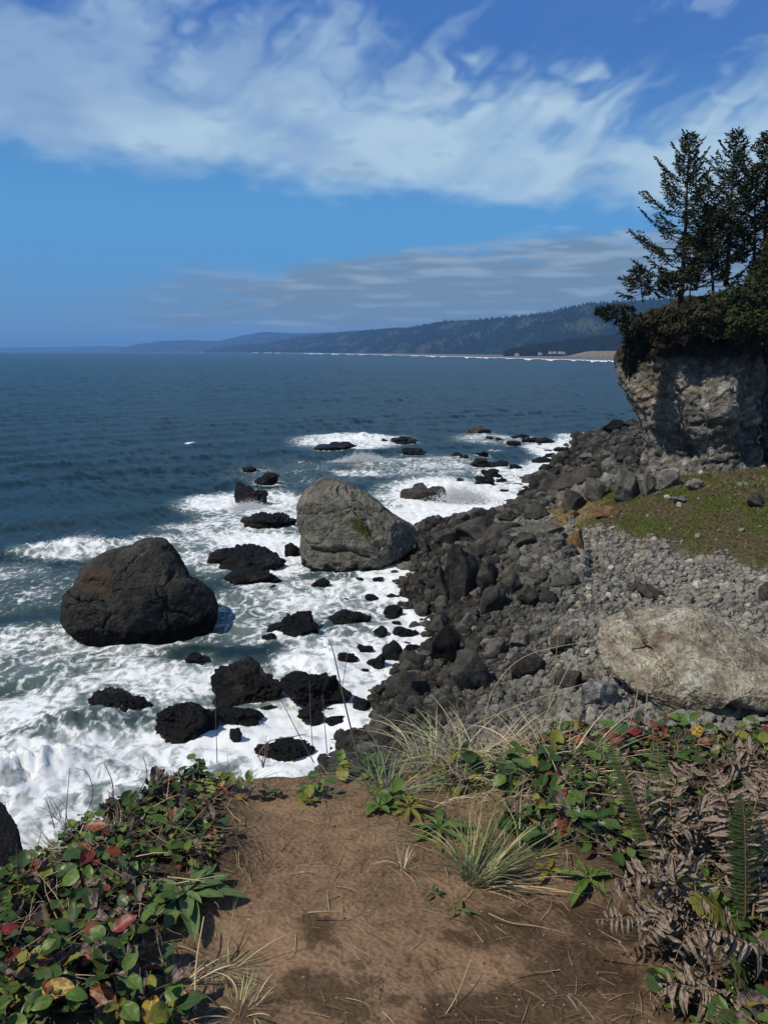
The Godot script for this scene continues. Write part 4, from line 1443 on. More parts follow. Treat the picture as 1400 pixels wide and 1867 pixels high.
# ---------------------------------------------------------------- the scene
func _ready() -> void:
	noise = FastNoiseLite.new()
	noise.seed = 5
	noise.frequency = 1.0
	noise.noise_type = FastNoiseLite.TYPE_SIMPLEX_SMOOTH
	noise.fractal_octaves = 4
	ridge = noise.duplicate()
	ridge.seed = 8
	ridge.fractal_type = FastNoiseLite.FRACTAL_RIDGED
	ridge.fractal_octaves = 3
	cells = noise.duplicate()
	cells.seed = 12
	cells.noise_type = FastNoiseLite.TYPE_CELLULAR
	cells.cellular_return_type = FastNoiseLite.RETURN_DISTANCE2_SUB
	cells.fractal_type = FastNoiseLite.FRACTAL_NONE
	cells.cellular_jitter = 1.0
	soft = noise.duplicate()
	soft.fractal_type = FastNoiseLite.FRACTAL_NONE
	rng = RandomNumberGenerator.new()
	rng.seed = 20240

	var cam := Camera3D.new()
	cam.name = "camera"
	cam.position = EYE
	cam.rotation = Vector3(TILT, 0, 0)
	cam.fov = 67.0
	cam.near = 0.05
	cam.far = 60000.0
	cam.current = true
	add_child(cam)
	var env := Environment.new()
	env.background_mode = Environment.BG_SKY
	env.sky = Sky.new()
	env.sky.sky_material = make_sky()
	env.background_energy_multiplier = 1.0
	env.tonemap_mode = Environment.TONE_MAPPER_LINEAR
	env.tonemap_exposure = 1.0
	env.sdfgi_enabled = true
	env.ssao_enabled = true
	env.ssil_enabled = true
	env.fog_enabled = true
	env.fog_density = 0.000062
	env.fog_light_color = Color(0.52, 0.74, 1.0)
	var we := WorldEnvironment.new()
	we.name = "world"
	we.environment = env
	add_child(we)
	var sun := DirectionalLight3D.new()
	sun.name = "sun"
	sun.light_energy = 1.5
	sun.light_color = Color(1.0, 0.965, 0.91)
	sun.light_angular_distance = 0.5
	sun.shadow_enabled = true
	var az := deg_to_rad(-112.0)
	var el := deg_to_rad(53.0)
	sun.basis = Basis.looking_at(-Vector3(sin(az) * cos(el), sin(el), -cos(az) * cos(el)))
	add_child(sun)

	for p in [Vector2(-12, -24), Vector2(-4, -32), Vector2(-1.7, -37.6), Vector2(0.2, -43.3), Vector2(3.3, -51.4), Vector2(3.0, -56), Vector2(1.4, -62.5), Vector2(1.8, -67.6), Vector2(2.6, -77.6), Vector2(4.6, -86), Vector2(13.2, -90.7), Vector2(19, -103), Vector2(22.5, -118), Vector2(29, -133), Vector2(35.5, -150.6), Vector2(41, -168), Vector2(46, -184), Vector2(66, -199), Vector2(140, -216)]:
		shore.append(p)
	land = shore.duplicate()
	land.append_array(PackedVector2Array([Vector2(400, -216), Vector2(400, 40), Vector2(-12, 40)]))
	materials()
	make_shore()
	build_cliff()
	build_large_rocks()
	build_sea_rocks()
	build_shore_rocks()
	scatter_stones()
	build_water()
	build_far_land()
	build_trees()
	make_bluff()
	build_plants()
	litter()

func build_cliff() -> void:
	var rows := []
	var depth := 85.0
	var outline := [Vector2(900, 1218), Vector2(882, 1212), Vector2(860, 1204), Vector2(830, 1195), Vector2(800, 1185), Vector2(770, 1174), Vector2(740, 1162), Vector2(715, 1150), Vector2(690, 1137), Vector2(668, 1133), Vector2(648, 1136), Vector2(625, 1147), Vector2(600, 1163), Vector2(580, 1185), Vector2(562, 1215), Vector2(545, 1260)]
	var front := [-76.4, -76.5, -76.7, -76.9, -77.2, -77.5, -77.8, -78.1, -78.5, -79.0, -79.6, -80.3, -81.2, -82.3, -83.5, -85.0]
	for k in outline.size():
		var p := at_depth(outline[k].y, outline[k].x, depth)
		rows.append([p.y - 5.0, p.x - 34.0 + 1.5 * smoothstep(6.0, 10.0, p.y) - 0.6, 7.6, front[k] + 88.0, -11.0])
	var mesh := stack_rock(rows, 420, 180, 2.15, 1.35, 3, "cliff", [], [[-2.0, 4.0, 2.4, 2.2, -1.3], [1.2, 9.5, 2.2, 3.2, 1.0], [4.6, 6.5, 1.4, 4.0, -1.2], [-0.5, 13.0, 1.8, 1.5, -0.9], [3.0, 2.5, 1.6, 1.6, 0.9]], 26)
	tag(put("cliff", mesh, M.big, null, Transform3D(Basis(), Vector3(34, 5, -88))), "overhanging grey and ochre headland cliff", "", "", "structure")
	rows = []
	for k in outline.size():
		var p := at_depth(outline[k].y, outline[k].x, depth)
		rows.append([p.y - 4.0, -12.0 + 0.6 * sin(k * 0.9), 14.0, front[k] + 87.0 + 0.9 * sin(k * 0.7), -12.0])
	mesh = stack_rock(rows, 300, 130, 2.3, 1.8, 21, "cliff", [], [[-7.0, 4.0, 2.0, 2.5, -1.2], [-8.0, 10.0, 2.0, 2.5, 1.0]], 8)
	tag(put("cliff", mesh, M.big, null, Transform3D(Basis(), Vector3(52, 4, -88))), "grey buttress of the headland behind a dark cleft, at the right edge", "", "", "structure")

func outline_rock(called: String, base_px: float, base_py: float, rows_px: Array, high: float, back: float, deep: float, nt: int, nh: int, power: float, rough: float, seed_at: int, style: String, ground: float, label: String, category: String, creases := []) -> void:
	var o := spot(base_px, base_py, ground) if ground == 0.0 else hit(base_px, base_py)
	var ppm := FOCAL / o.distance_to(EYE)
	var low: float = rows_px[0][0]
	var span: float = low - rows_px[rows_px.size() - 1][0]
	var rows := [[-1.4, (rows_px[0][1] - base_px) / ppm, (rows_px[0][2] - base_px) / ppm, 0.3, -deep]]
	for r in rows_px:                                       # [py, left, right, share of depth at the front that draws back]
		var t: float = (low - r[0]) / span
		var grow := 1.0 + t * back / 70.0
		rows.append([t * high, (r[1] - base_px) / ppm * grow, (r[2] - base_px) / ppm * grow, -back * r[3], -deep + 0.25 * deep * t])
	var mesh := stack_rock(rows, nt, nh, power, rough, seed_at, style, creases, [], 16)
	var away := Vector3(o.x, 0, o.z).normalized()
	var turn := atan2(-away.x, -away.z)
	tag(put(called, mesh, M.big, null, Transform3D(Basis(Vector3.UP, turn), o)), label, category)
	rocks_at.append([o.x + away.x * deep * 0.5, o.z + away.z * deep * 0.5, (rows[1][2] - rows[1][1] + deep) * 0.25])

func build_large_rocks() -> void:
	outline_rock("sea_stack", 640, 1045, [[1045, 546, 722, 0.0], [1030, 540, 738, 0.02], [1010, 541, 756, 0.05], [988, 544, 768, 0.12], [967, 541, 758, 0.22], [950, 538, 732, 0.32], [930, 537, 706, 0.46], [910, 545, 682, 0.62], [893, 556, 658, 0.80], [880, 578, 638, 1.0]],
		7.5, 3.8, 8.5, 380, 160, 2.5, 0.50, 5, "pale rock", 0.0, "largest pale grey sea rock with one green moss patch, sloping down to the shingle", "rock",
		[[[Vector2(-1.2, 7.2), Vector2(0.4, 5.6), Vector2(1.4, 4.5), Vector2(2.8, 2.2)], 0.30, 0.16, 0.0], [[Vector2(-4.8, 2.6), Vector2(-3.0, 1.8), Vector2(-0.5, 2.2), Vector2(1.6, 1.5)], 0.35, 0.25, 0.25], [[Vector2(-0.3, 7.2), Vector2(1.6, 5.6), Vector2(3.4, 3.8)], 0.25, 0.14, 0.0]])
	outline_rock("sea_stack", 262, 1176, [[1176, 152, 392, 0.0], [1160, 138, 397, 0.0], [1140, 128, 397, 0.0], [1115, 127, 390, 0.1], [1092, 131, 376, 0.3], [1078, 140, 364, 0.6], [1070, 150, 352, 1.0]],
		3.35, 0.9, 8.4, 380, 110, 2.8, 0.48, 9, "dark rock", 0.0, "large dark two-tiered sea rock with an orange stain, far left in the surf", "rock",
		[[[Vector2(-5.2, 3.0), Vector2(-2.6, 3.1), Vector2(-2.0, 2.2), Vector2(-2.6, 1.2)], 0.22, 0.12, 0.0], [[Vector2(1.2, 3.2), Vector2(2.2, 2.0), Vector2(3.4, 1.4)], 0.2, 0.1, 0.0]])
	var lower: MeshInstance3D = get_child(get_child_count() - 1)
	var slab := stack_rock([[2.0, -4.6, 3.8, -1.1, -8.3], [3.2, -4.65, 3.75, -1.05, -8.3], [3.8, -4.4, 3.7, -1.3, -8.3], [4.4, -3.9, 3.45, -1.9, -8.1], [4.95, -3.1, 3.1, -2.6, -7.8], [5.45, -1.9, 2.75, -3.3, -7.5], [5.8, -0.4, 2.4, -4.0, -7.0]], 340, 90, 2.6, 0.50, 33, "dark rock", [[[Vector2(-1.0, 3.2), Vector2(0.4, 3.7), Vector2(1.6, 3.5), Vector2(2.4, 4.2)], 0.3, 0.14, 0.0]], [], 8)
	tag(put("upper_slab", slab, M.big, lower), "brown upper slab set back on the dark block")
	outline_rock("beach_boulder", 1255, 1322, [[1302, 1150, 1405, 0.0], [1280, 1120, 1440, -0.02], [1255, 1103, 1462, -0.06], [1225, 1090, 1462, -0.05], [1195, 1083, 1440, 0.08], [1170, 1085, 1402, 0.28], [1145, 1097, 1362, 0.52], [1122, 1130, 1322, 0.74], [1104, 1185, 1288, 1.0]],
		3.5, 4.4, 9.0, 440, 180, 2.3, 0.45, 14, "boulder", 1.6, "largest beach boulder, tan and cream with a dark crack, at the right below the ferns", "boulder",
		[[[Vector2(-2.4, 2.9), Vector2(-1.7, 2.5), Vector2(-0.9, 1.8), Vector2(-0.2, 1.4), Vector2(1.2, 1.15), Vector2(3.2, 0.5), Vector2(5.2, 0.4)], 0.75, 0.26, 0.95], [[Vector2(-5.0, 2.7), Vector2(-3.4, 2.6), Vector2(-2.2, 2.9)], 0.22, 0.14, 0.0]])

func build_sea_rocks() -> void:
	var own := [
		[613, 821, 78, 22, "black", 7, "low dark rock with a white wave bursting behind it, far out"],
		[733, 808, 54, 13, "mussel", 6, "flat black rock just right of the bursting wave, far out"],
		[870, 792, 56, 18, "dark", 7, "brown topped rock, farthest out on the right in open water"],
		[755, 829, 40, 13, "mussel", 6, "small double humped black rock below the flat far one"],
		[460, 860, 32, 9, "mussel", 6, "thin black rock tip, topmost of three in open water left of the pale sea rock"],
		[492, 882, 50, 19, "mussel", 7, "black rock, middle of the three in open water left of the pale sea rock"],
		[462, 921, 58, 42, "mussel", 7, "black rock with foam streaming down its face"],
		[437, 897, 20, 20, "mussel", 5, "small black horn leaning left of the rock that foam streams down"],
		[494, 965, 92, 33, "mussel", 6, "wide black rock touching the left of the pale sea rock"],
		[763, 916, 66, 46, "dark", 12, "grey flat topped rock in white foam behind the pale sea rock"],
		[797, 915, 44, 38, "dark", 11, "smaller grey block leaning on the flat topped rock"],
		[408, 1032, 56, 34, "mussel", 6, "rounded black rock, left of the black cluster between the two large sea rocks"],
		[458, 1040, 106, 42, "mussel", 6, "long lumpy black rock, topmost of the cluster between the two large sea rocks"],
		[470, 1068, 98, 30, "mussel", 6, "low black rock with white run-off below the long lumpy one"],
		[488, 1075, 32, 9, "mussel", 5, "little black rock below the cluster between the two large sea rocks"],
		[531, 1015, 26, 26, "mussel", 6, "small black rock tucked against the lower left of the pale sea rock"],
		[587, 1072, 38, 18, "mussel", 7, "wedge shaped black rock alone below the pale sea rock"],
		[536, 1163, 88, 48, "mussel", 8, "shaggy black rock in mid foam, above the big mussel rocks"],
		[491, 1168, 30, 14, "mussel", 6, "small black rock at the lower left of the shaggy one"],
		[641, 1142, 60, 30, "mussel", 7, "black rock with a pointed left end, right of the shaggy one"],
		[719, 1203, 44, 34, "black", 8, "blocky dark rock, largest in the gap before the shingle"],
		[688, 1220, 38, 28, "mussel", 7, "egg shaped black rock left of the blocky one"],
		[692, 1162, 30, 20, "black", 7, "dark pointed rock above the egg shaped one"],
		[737, 1163, 34, 22, "mussel", 6, "round black rock near the corner of the shingle"],
		[719, 1128, 38, 24, "mussel", 6, "black rock close below the shore edge, with a low left tail"],
		[462, 1288, 128, 82, "mussel", 8, "biggest mussel covered rock, shaggy and black, with two grey bald spots"],
		[565, 1293, 114, 72, "mussel", 7, "second biggest mussel covered rock, right of the biggest, a foam channel between"],
		[438, 1325, 84, 36, "mussel", 6, "flat black rock directly below the biggest mussel rock"],
		[563, 1318, 48, 28, "mussel", 6, "round black rock below the second biggest mussel rock"],
		[609, 1321, 34, 16, "mussel", 6, "small oval black rock right of the round one below the mussel rocks"],
		[212, 1306, 108, 42, "mussel", 7, "low black rock alone in the foam at the left, below the two-tiered rock"],
		[333, 1348, 112, 70, "mussel", 7, "domed black rock in foam just beyond the bright leaves"],
		[360, 1209, 40, 16, "mussel", 7, "small broken black rock below the two-tiered rock"],
		[522, 1384, 90, 42, "mussel", 7, "black rock half hidden behind the leaves at the end of the path"],
		[432, 1356, 26, 34, "black", 9, "small upright black rock seen among the bright leaves"],
		[661, 1303, 40, 38, "black", 9, "dark angular rock at the water's edge beyond the dry grass"],
		[877, 850, 40, 15, "mussel", 6, "left one of three black rocks in a row before the rubble shore"],
		[912, 855, 40, 21, "black", 7, "highest of three black rocks in a row before the rubble shore"],
		[939, 857, 28, 13, "black", 6, "right one of three black rocks in a row before the rubble shore"],
		[891, 870, 38, 15, "mussel", 6, "slanting black rock below the row of three"],
		[882, 885, 42, 21, "mussel", 7, "black rock with a long right tail at the edge of the white splash"],
		[876, 834, 30, 13, "mussel", 7, "jagged black rock above the row of three"],
		[936, 813, 26, 9, "mussel", 6, "flat black rock near the first rubble blocks, far right"],
		[961, 905, 36, 14, "mussel", 6, "smooth flat black rock close to the rubble shore"],
		[878, 936, 34, 9, "mussel", 6, "low black rock awash in the foam above the outcrop"],
		[986, 846, 32, 19, "black", 8, "dark block with a low tail standing off the rubble shore"],
	]
	for e in own: sea_rock("sea_rock", e[0], e[1], e[2], e[3], e[4], e[5], e[6])
	for e in [[636, 1206, 34, 16], [665, 1190, 28, 14], [592, 1218, 30, 14], [675, 1095, 26, 12], [715, 1094, 20, 13], [602, 1133, 20, 6], [721, 1138, 16, 6], [665, 1226, 16, 6], [758, 1160, 16, 12], [753, 1190, 26, 18], [490, 1293, 26, 7], [606, 1295, 20, 6], [630, 1095, 14, 5], [655, 1058, 18, 5], [690, 1060, 20, 8], [742, 1178, 14, 8], [728, 1240, 16, 9]]:
		sea_rock("small_sea_rock", e[0], e[1], e[2], e[3], "mussel", 6, "small black rock awash between the mussel rocks and the shingle", "small rocks awash before the shingle")
	for e in [[832, 834, 22, 10], [846, 837, 14, 8], [902, 823, 16, 4], [911, 805, 18, 8], [892, 799, 14, 4], [949, 800, 34, 8], [966, 806, 34, 10], [988, 808, 32, 12], [914, 878, 20, 7], [903, 890, 20, 6], [937, 886, 34, 6], [952, 872, 10, 4], [972, 889, 24, 10], [933, 916, 20, 6], [955, 911, 14, 6], [973, 907, 18, 5], [918, 896, 18, 4], [1005, 834, 30, 8], [1023, 822, 32, 8], [998, 822, 12, 3], [1005, 862, 42, 15], [982, 813, 12, 4], [838, 877, 12, 6], [948, 932, 26, 12], [700, 805, 16, 6], [740, 973, 34, 12], [766, 968, 26, 14], [800, 962, 30, 9], [830, 962, 34, 10], [609, 882, 9, 4]]:
		sea_rock("small_sea_rock", e[0], e[1], e[2], e[3], "mussel", 6, "small black rock in the white water off the far shore", "small rocks awash off the far shore")
	tag(put("sea_rock", rock_mesh(5, Vector3(7, 6.4, 6), 31, 8, 0.4, "black"), M.black, null, Transform3D(Basis(), spot(-62, 1652, 0) + Vector3(-0.5, -0.4, 0.4))), "near black rock cut off by the left edge, under the leafy bank", "rock")
	rocks_at.append([-16.2, -26.0, 3.8])

func build_shore_rocks() -> void:
	var list := [
		# the dark outcrop
		[850, 1092, 74, 128, "dark", 12, "tallest dark slab of the outcrop in the middle of the beach", 0.4, 0.16, 0.5],
		[812, 1100, 46, 76, "dark", 13, "dark split slab leaning on the left of the tallest one", 0.2, 0.2, 0.6],
		[905, 1118, 66, 56, "dark", 13, "dark blunt block at the foot of the outcrop", 0.7, 0.1, 0.8],
		[870, 990, 110, 44, "dark", 10, "arched dark slab on the crest of the outcrop, nearest the water", 0.1, -0.25, 0.6],
		[915, 985, 120, 42, "dark", 9, "long brown ridge of rock leading to the outcrop crest", 0.2, 0.35, 0.45],
		[985, 985, 110, 40, "grey", 10, "long grey slab lying uphill behind the outcrop", -0.2, 0.38, 0.5],
		[960, 1012, 60, 30, "dark", 13, "dark overhanging block under the long grey slab", 0.3, 0.1, 0.8],
		[990, 1030, 54, 28, "grey", 13, "grey broken block below the long grey slab", 0.9, 0.0, 0.8],
		[1045, 1010, 44, 48, "rust", 12, "ochre and grey block standing at the top of the shingle", 0.3, -0.2, 0.8],
		[945, 1062, 50, 32, "dark", 14, "dark squarish block on the right of the outcrop", 0.5, 0.1, 0.9],
		[985, 1075, 50, 36, "dark", 14, "brown black block, rightmost of the outcrop", 0.2, -0.1, 0.9],
		[925, 1035, 44, 26, "grey", 13, "small tan block in the hollow of the outcrop", 0.6, 0.1, 0.8],
		[880, 1060, 40, 44, "dark", 13, "narrow dark block behind the tallest slab", 0.1, 0.3, 0.6],
		[960, 1110, 60, 34, "dark", 13, "dark low block at the lower right foot of the outcrop", 0.3, 0.0, 0.9],
		[835, 1130, 40, 26, "dark", 12, "dark wedge below the split slab", 1.0, 0.1, 0.8],
		# more blocks fused into the outcrop
		[890, 1085, 70, 50, "dark", 11, "broad dark block filling the middle of the outcrop", 0.8, 0.25, 0.9],
		[838, 1050, 60, 60, "dark", 12, "dark slab behind the split one, leaning toward the water", 0.1, 0.35, 0.6],
		[800, 1045, 50, 34, "grey", 11, "grey flat slab between the pale sea rock and the outcrop", 0.5, 0.1, 0.8],
		[775, 1075, 46, 26, "dark", 11, "low dark slab near the foot of the pale sea rock", 0.2, 0.0, 0.8],
		[930, 1090, 56, 40, "dark", 12, "dark tilted plate on the lower right of the outcrop", 0.9, -0.3, 0.8],
		[900, 1010, 80, 40, "dark", 11, "dark shaded face under the arched slab", 0.2, 0.15, 0.7],
		[955, 985, 90, 30, "grey", 10, "long thin grey plate on the crest", -0.1, 0.3, 0.5],
		[1015, 1005, 50, 30, "grey", 12, "grey layered block left of the ochre one", 0.4, 0.2, 0.8],
		[820, 1000, 70, 34, "dark", 11, "dark flat slab at the back of the outcrop by the water", 0.3, 0.1, 0.8],
		[770, 1010, 50, 26, "dark", 11, "dark slab behind the right end of the pale sea rock", 0.3, 0.1, 0.8],
		[1000, 1105, 44, 26, "dark", 12, "dark block where the outcrop meets the pale shingle", 0.5, 0.1, 0.9],
		[770, 1130, 50, 30, "dark", 11, "dark slab at the waterline left of the outcrop", 0.6, 0.1, 0.8],
		# between the outcrop and the near bank
		[855, 1152, 46, 30, "grey", 8, "pale rounded boulder below the outcrop", 0.2, 0.0, 0.8],
		[800, 1160, 64, 42, "dark", 8, "dark rough boulder at the corner of the waterline", 0.5, 0.0, 0.8],
		[742, 1044, 40, 18, "grey", 8, "flat grey boulder at the foot of the pale sea rock", 0.1, 0.1, 0.7],
		[815, 1215, 84, 62, "black", 8, "black rounded boulder below the corner of the waterline", 0.3, 0.0, 0.8],
		[858, 1262, 92, 72, "dark", 8, "large dark round boulder behind the dry grass", 0.2, 0.0, 0.8],
		[905, 1200, 60, 34, "grey", 8, "grey rounded boulder, left of the middle of the shingle", 0.6, 0.0, 0.8],
		[950, 1185, 56, 30, "grey", 8, "low grey boulder half sunk in the cobbles", 0.3, 0.0, 0.8],
		[965, 1240, 80, 48, "dark", 8, "dark boulder beside the tall bent grass stalks", 0.1, 0.0, 0.8],
		[745, 1285, 92, 58, "dark", 10, "dark ridged boulder at the water's edge behind the pale grass", 0.2, 0.2, 0.7],
		[795, 1300, 56, 42, "grey", 8, "grey egg shaped boulder behind the pale grass", 0.2, 0.0, 0.8],
		[1030, 1265, 70, 44, "dark", 9, "dark boulder left of the white streaked one", 0.3, 0.0, 0.8],
		[1090, 1300, 74, 66, "white", 8, "white streaked boulder at the left foot of the largest beach boulder", 0.3, 0.0, 0.8],
		[1020, 1195, 66, 34, "dark", 9, "dark flat boulder left of the largest beach boulder", 0.3, 0.0, 0.8],
		[1185, 1098, 56, 26, "dark", 12, "dark slab pile above the largest beach boulder", 0.2, 0.0, 0.8],
		[1160, 1085, 36, 18, "dark", 11, "small dark block on the shingle above the largest beach boulder", 0.8, 0.0, 0.8],
		[1395, 1100, 34, 40, "dark", 12, "dark blocky rock at the right edge above the largest beach boulder", 0.3, 0.0, 0.8],
		[1250, 1350, 66, 44, "white", 8, "whitish boulder among rubble just beyond the red leaves", 0.3, 0.0, 0.8],
		[1185, 1345, 44, 34, "white", 9, "small whitish rock left of the whitish boulder beyond the red leaves", 0.9, 0.0, 0.8],
		[1330, 1345, 50, 30, "pale", 9, "grey rubble rock right of the whitish boulder beyond the red leaves", 0.9, 0.0, 0.8],
		# before the headland cliff
		[1052, 905, 106, 54, "dark", 9, "big dark boulder on the shore before the cliff", 0.2, 0.12, 0.7],
		[1046, 936, 58, 40, "dark", 9, "dark lumpy boulder above the orange clay", 0.5, 0.0, 0.8],
		[1090, 912, 60, 38, "grey", 9, "grey boulder with a bright face right of the big dark one", 0.2, -0.1, 0.8],
		[1145, 914, 64, 56, "grey", 10, "tilted grey boulder with a streaked face, nearest the cliff corner", 0.3, 0.45, 0.7],
		[1180, 905, 40, 44, "grey", 10, "grey split boulder at the foot of the cliff corner", 0.3, 0.0, 0.8],
		[1215, 895, 60, 34, "pale", 11, "pale broken rock at the foot of the cliff", 0.3, 0.0, 0.8],
		[1264, 898, 44, 22, "pale", 12, "pale flat slab in the turf below the cliff", 0.3, 0.1, 0.8],
		[1240, 922, 40, 10, "grey", 11, "flat grey stone sunk in the turf below the cliff", 0.2, 0.0, 0.8],
		[1375, 930, 44, 26, "dark", 12, "dark rock in the brown turf near the right edge", 0.3, 0.0, 0.8],
		[1000, 905, 60, 36, "dark", 9, "dark boulder left of the big dark one, by the water", 0.7, 0.0, 0.8],
		[978, 950, 52, 36, "dark", 8, "smooth dark boulder above the outcrop by the water", 0.2, 0.0, 0.8],
		[925, 952, 46, 24, "dark", 8, "low smooth dark boulder left of the smooth one above the outcrop", 0.2, 0.0, 0.8],
		[1072, 843, 36, 20, "grey", 9, "grey boulder in the rubble behind the big dark one", 0.3, 0.0, 0.8],
		[1134, 846, 28, 18, "dark", 10, "dark boulder in the rubble near the overhang", 0.3, 0.0, 0.8],
		[1050, 797, 36, 17, "dark", 9, "rounded grey rock at the tip of the rubble shore", 0.3, 0.0, 0.8],
		[1118, 793, 54, 22, "black", 10, "jagged black rock farthest along the shore, against open water", 0.3, 0.0, 0.8],
		[1025, 852, 40, 20, "black", 9, "black boulder where the rubble shore meets the foam", 0.3, 0.0, 0.8],
		[1040, 950, 40, 18, "rust", 9, "orange clay lump, left one, below the grassy slope", 0.3, 0.0, 0.8],
		[1105, 945, 54, 16, "rust", 9, "orange clay lump, right one, below the grassy slope", 0.3, 0.1, 0.8],
	]
	for e in list: shore_rock(e[0], e[1], e[2], e[3], e[4], e[5], e[6], e[7], e[8], e[9])

func build_water() -> void:
	breaker(655, 800, 7.0, 2.2, 1.3, 0.1)
	breaker(500, 757, 6.0, 1.6, 0.7)
	breaker(670, 769, 5.0, 1.5, 0.8)
	breaker(820, 890, 5.0, 2.5, 1.1, 0.4)
	breaker(150, 1000, 6.0, 1.8, 0.9, -0.2)
	breaker(560, 1212, 2.5, 0.8, 0.5, 0.3)
	breaker(120, 1330, 4.0, 1.6, 0.8, -0.5)
	breaker(40, 1420, 3.0, 1.6, 1.2, -0.6)
	foam(150, 1420, 330, 150, 0.77)
	foam(50, 1300, 150, 60, 0.80)
	foam(300, 1250, 280, 70, 0.74)
	foam(520, 1340, 300, 80, 0.88)
	foam(650, 1210, 170, 100, 0.88)
	foam(560, 1090, 200, 60, 0.72)
	foam(700, 1110, 90, 70, 0.8)
	foam(515, 1010, 80, 60, 0.95)
	foam(470, 985, 120, 24, 0.92)
	foam(450, 915, 140, 30, 0.86)
	foam(820, 905, 150, 55, 1.0)
	foam(760, 945, 120, 40, 0.98)
	foam(880, 930, 120, 35, 0.96)
	foam(960, 870, 120, 35, 0.84)
	foam(1010, 820, 60, 22, 0.9)
	foam(640, 803, 120, 20, 0.86)
	foam(900, 800, 100, 14, 0.6)
	foam(780, 850, 180, 34, 0.62)
	foam(560, 860, 200, 40, 0.45)
	foam(500, 940, 160, 40, 0.75)
	foam(150, 1003, 150, 22, 0.74)
	foam(430, 965, 170, 24, 0.70)
	foam(330, 1000, 160, 50, 0.7)
	foam(60, 1080, 160, 60, 0.5)
	foam(440, 1010, 120, 50, 0.72)
	foam(10, 1045, 100, 30, 0.6)
	foam(90, 1190, 260, 90, 0.66)
	foam(440, 1120, 150, 70, 0.66)
	foam(650, 861, 60, 7, 0.72)
	foam(510, 757, 30, 3.5, 0.95)
	foam(670, 769, 26, 3.5, 0.95)
	foam(347, 808, 9, 3, 1.0)
	foam_spots.append([-15.0, -20.0, 16.0, 12.0, 0.70])    # the wash along the foot of the bluff
	make_sea()
	spray_cloud(662, 806, 141.0, 4.5, 2.0, 2.0, 9000, "white spray of the wave bursting behind the low dark rock far out")
	spray_cloud(835, 905, 104.0, 4.0, 2.6, 3.0, 8000, "white spray beside the grey flat topped rock")
	spray_cloud(455, 915, 98.0, 2.5, 1.2, 2.0, 3500, "white spray over the rock that foam streams down")
	spray_cloud(150, 1003, 79.0, 3.5, 1.1, 2.0, 4500, "white spray left of the two-tiered rock")
	spray_cloud(0, 1440, 33.0, 1.4, 1.3, 1.6, 6000, "white spray at the left edge near the bluff")

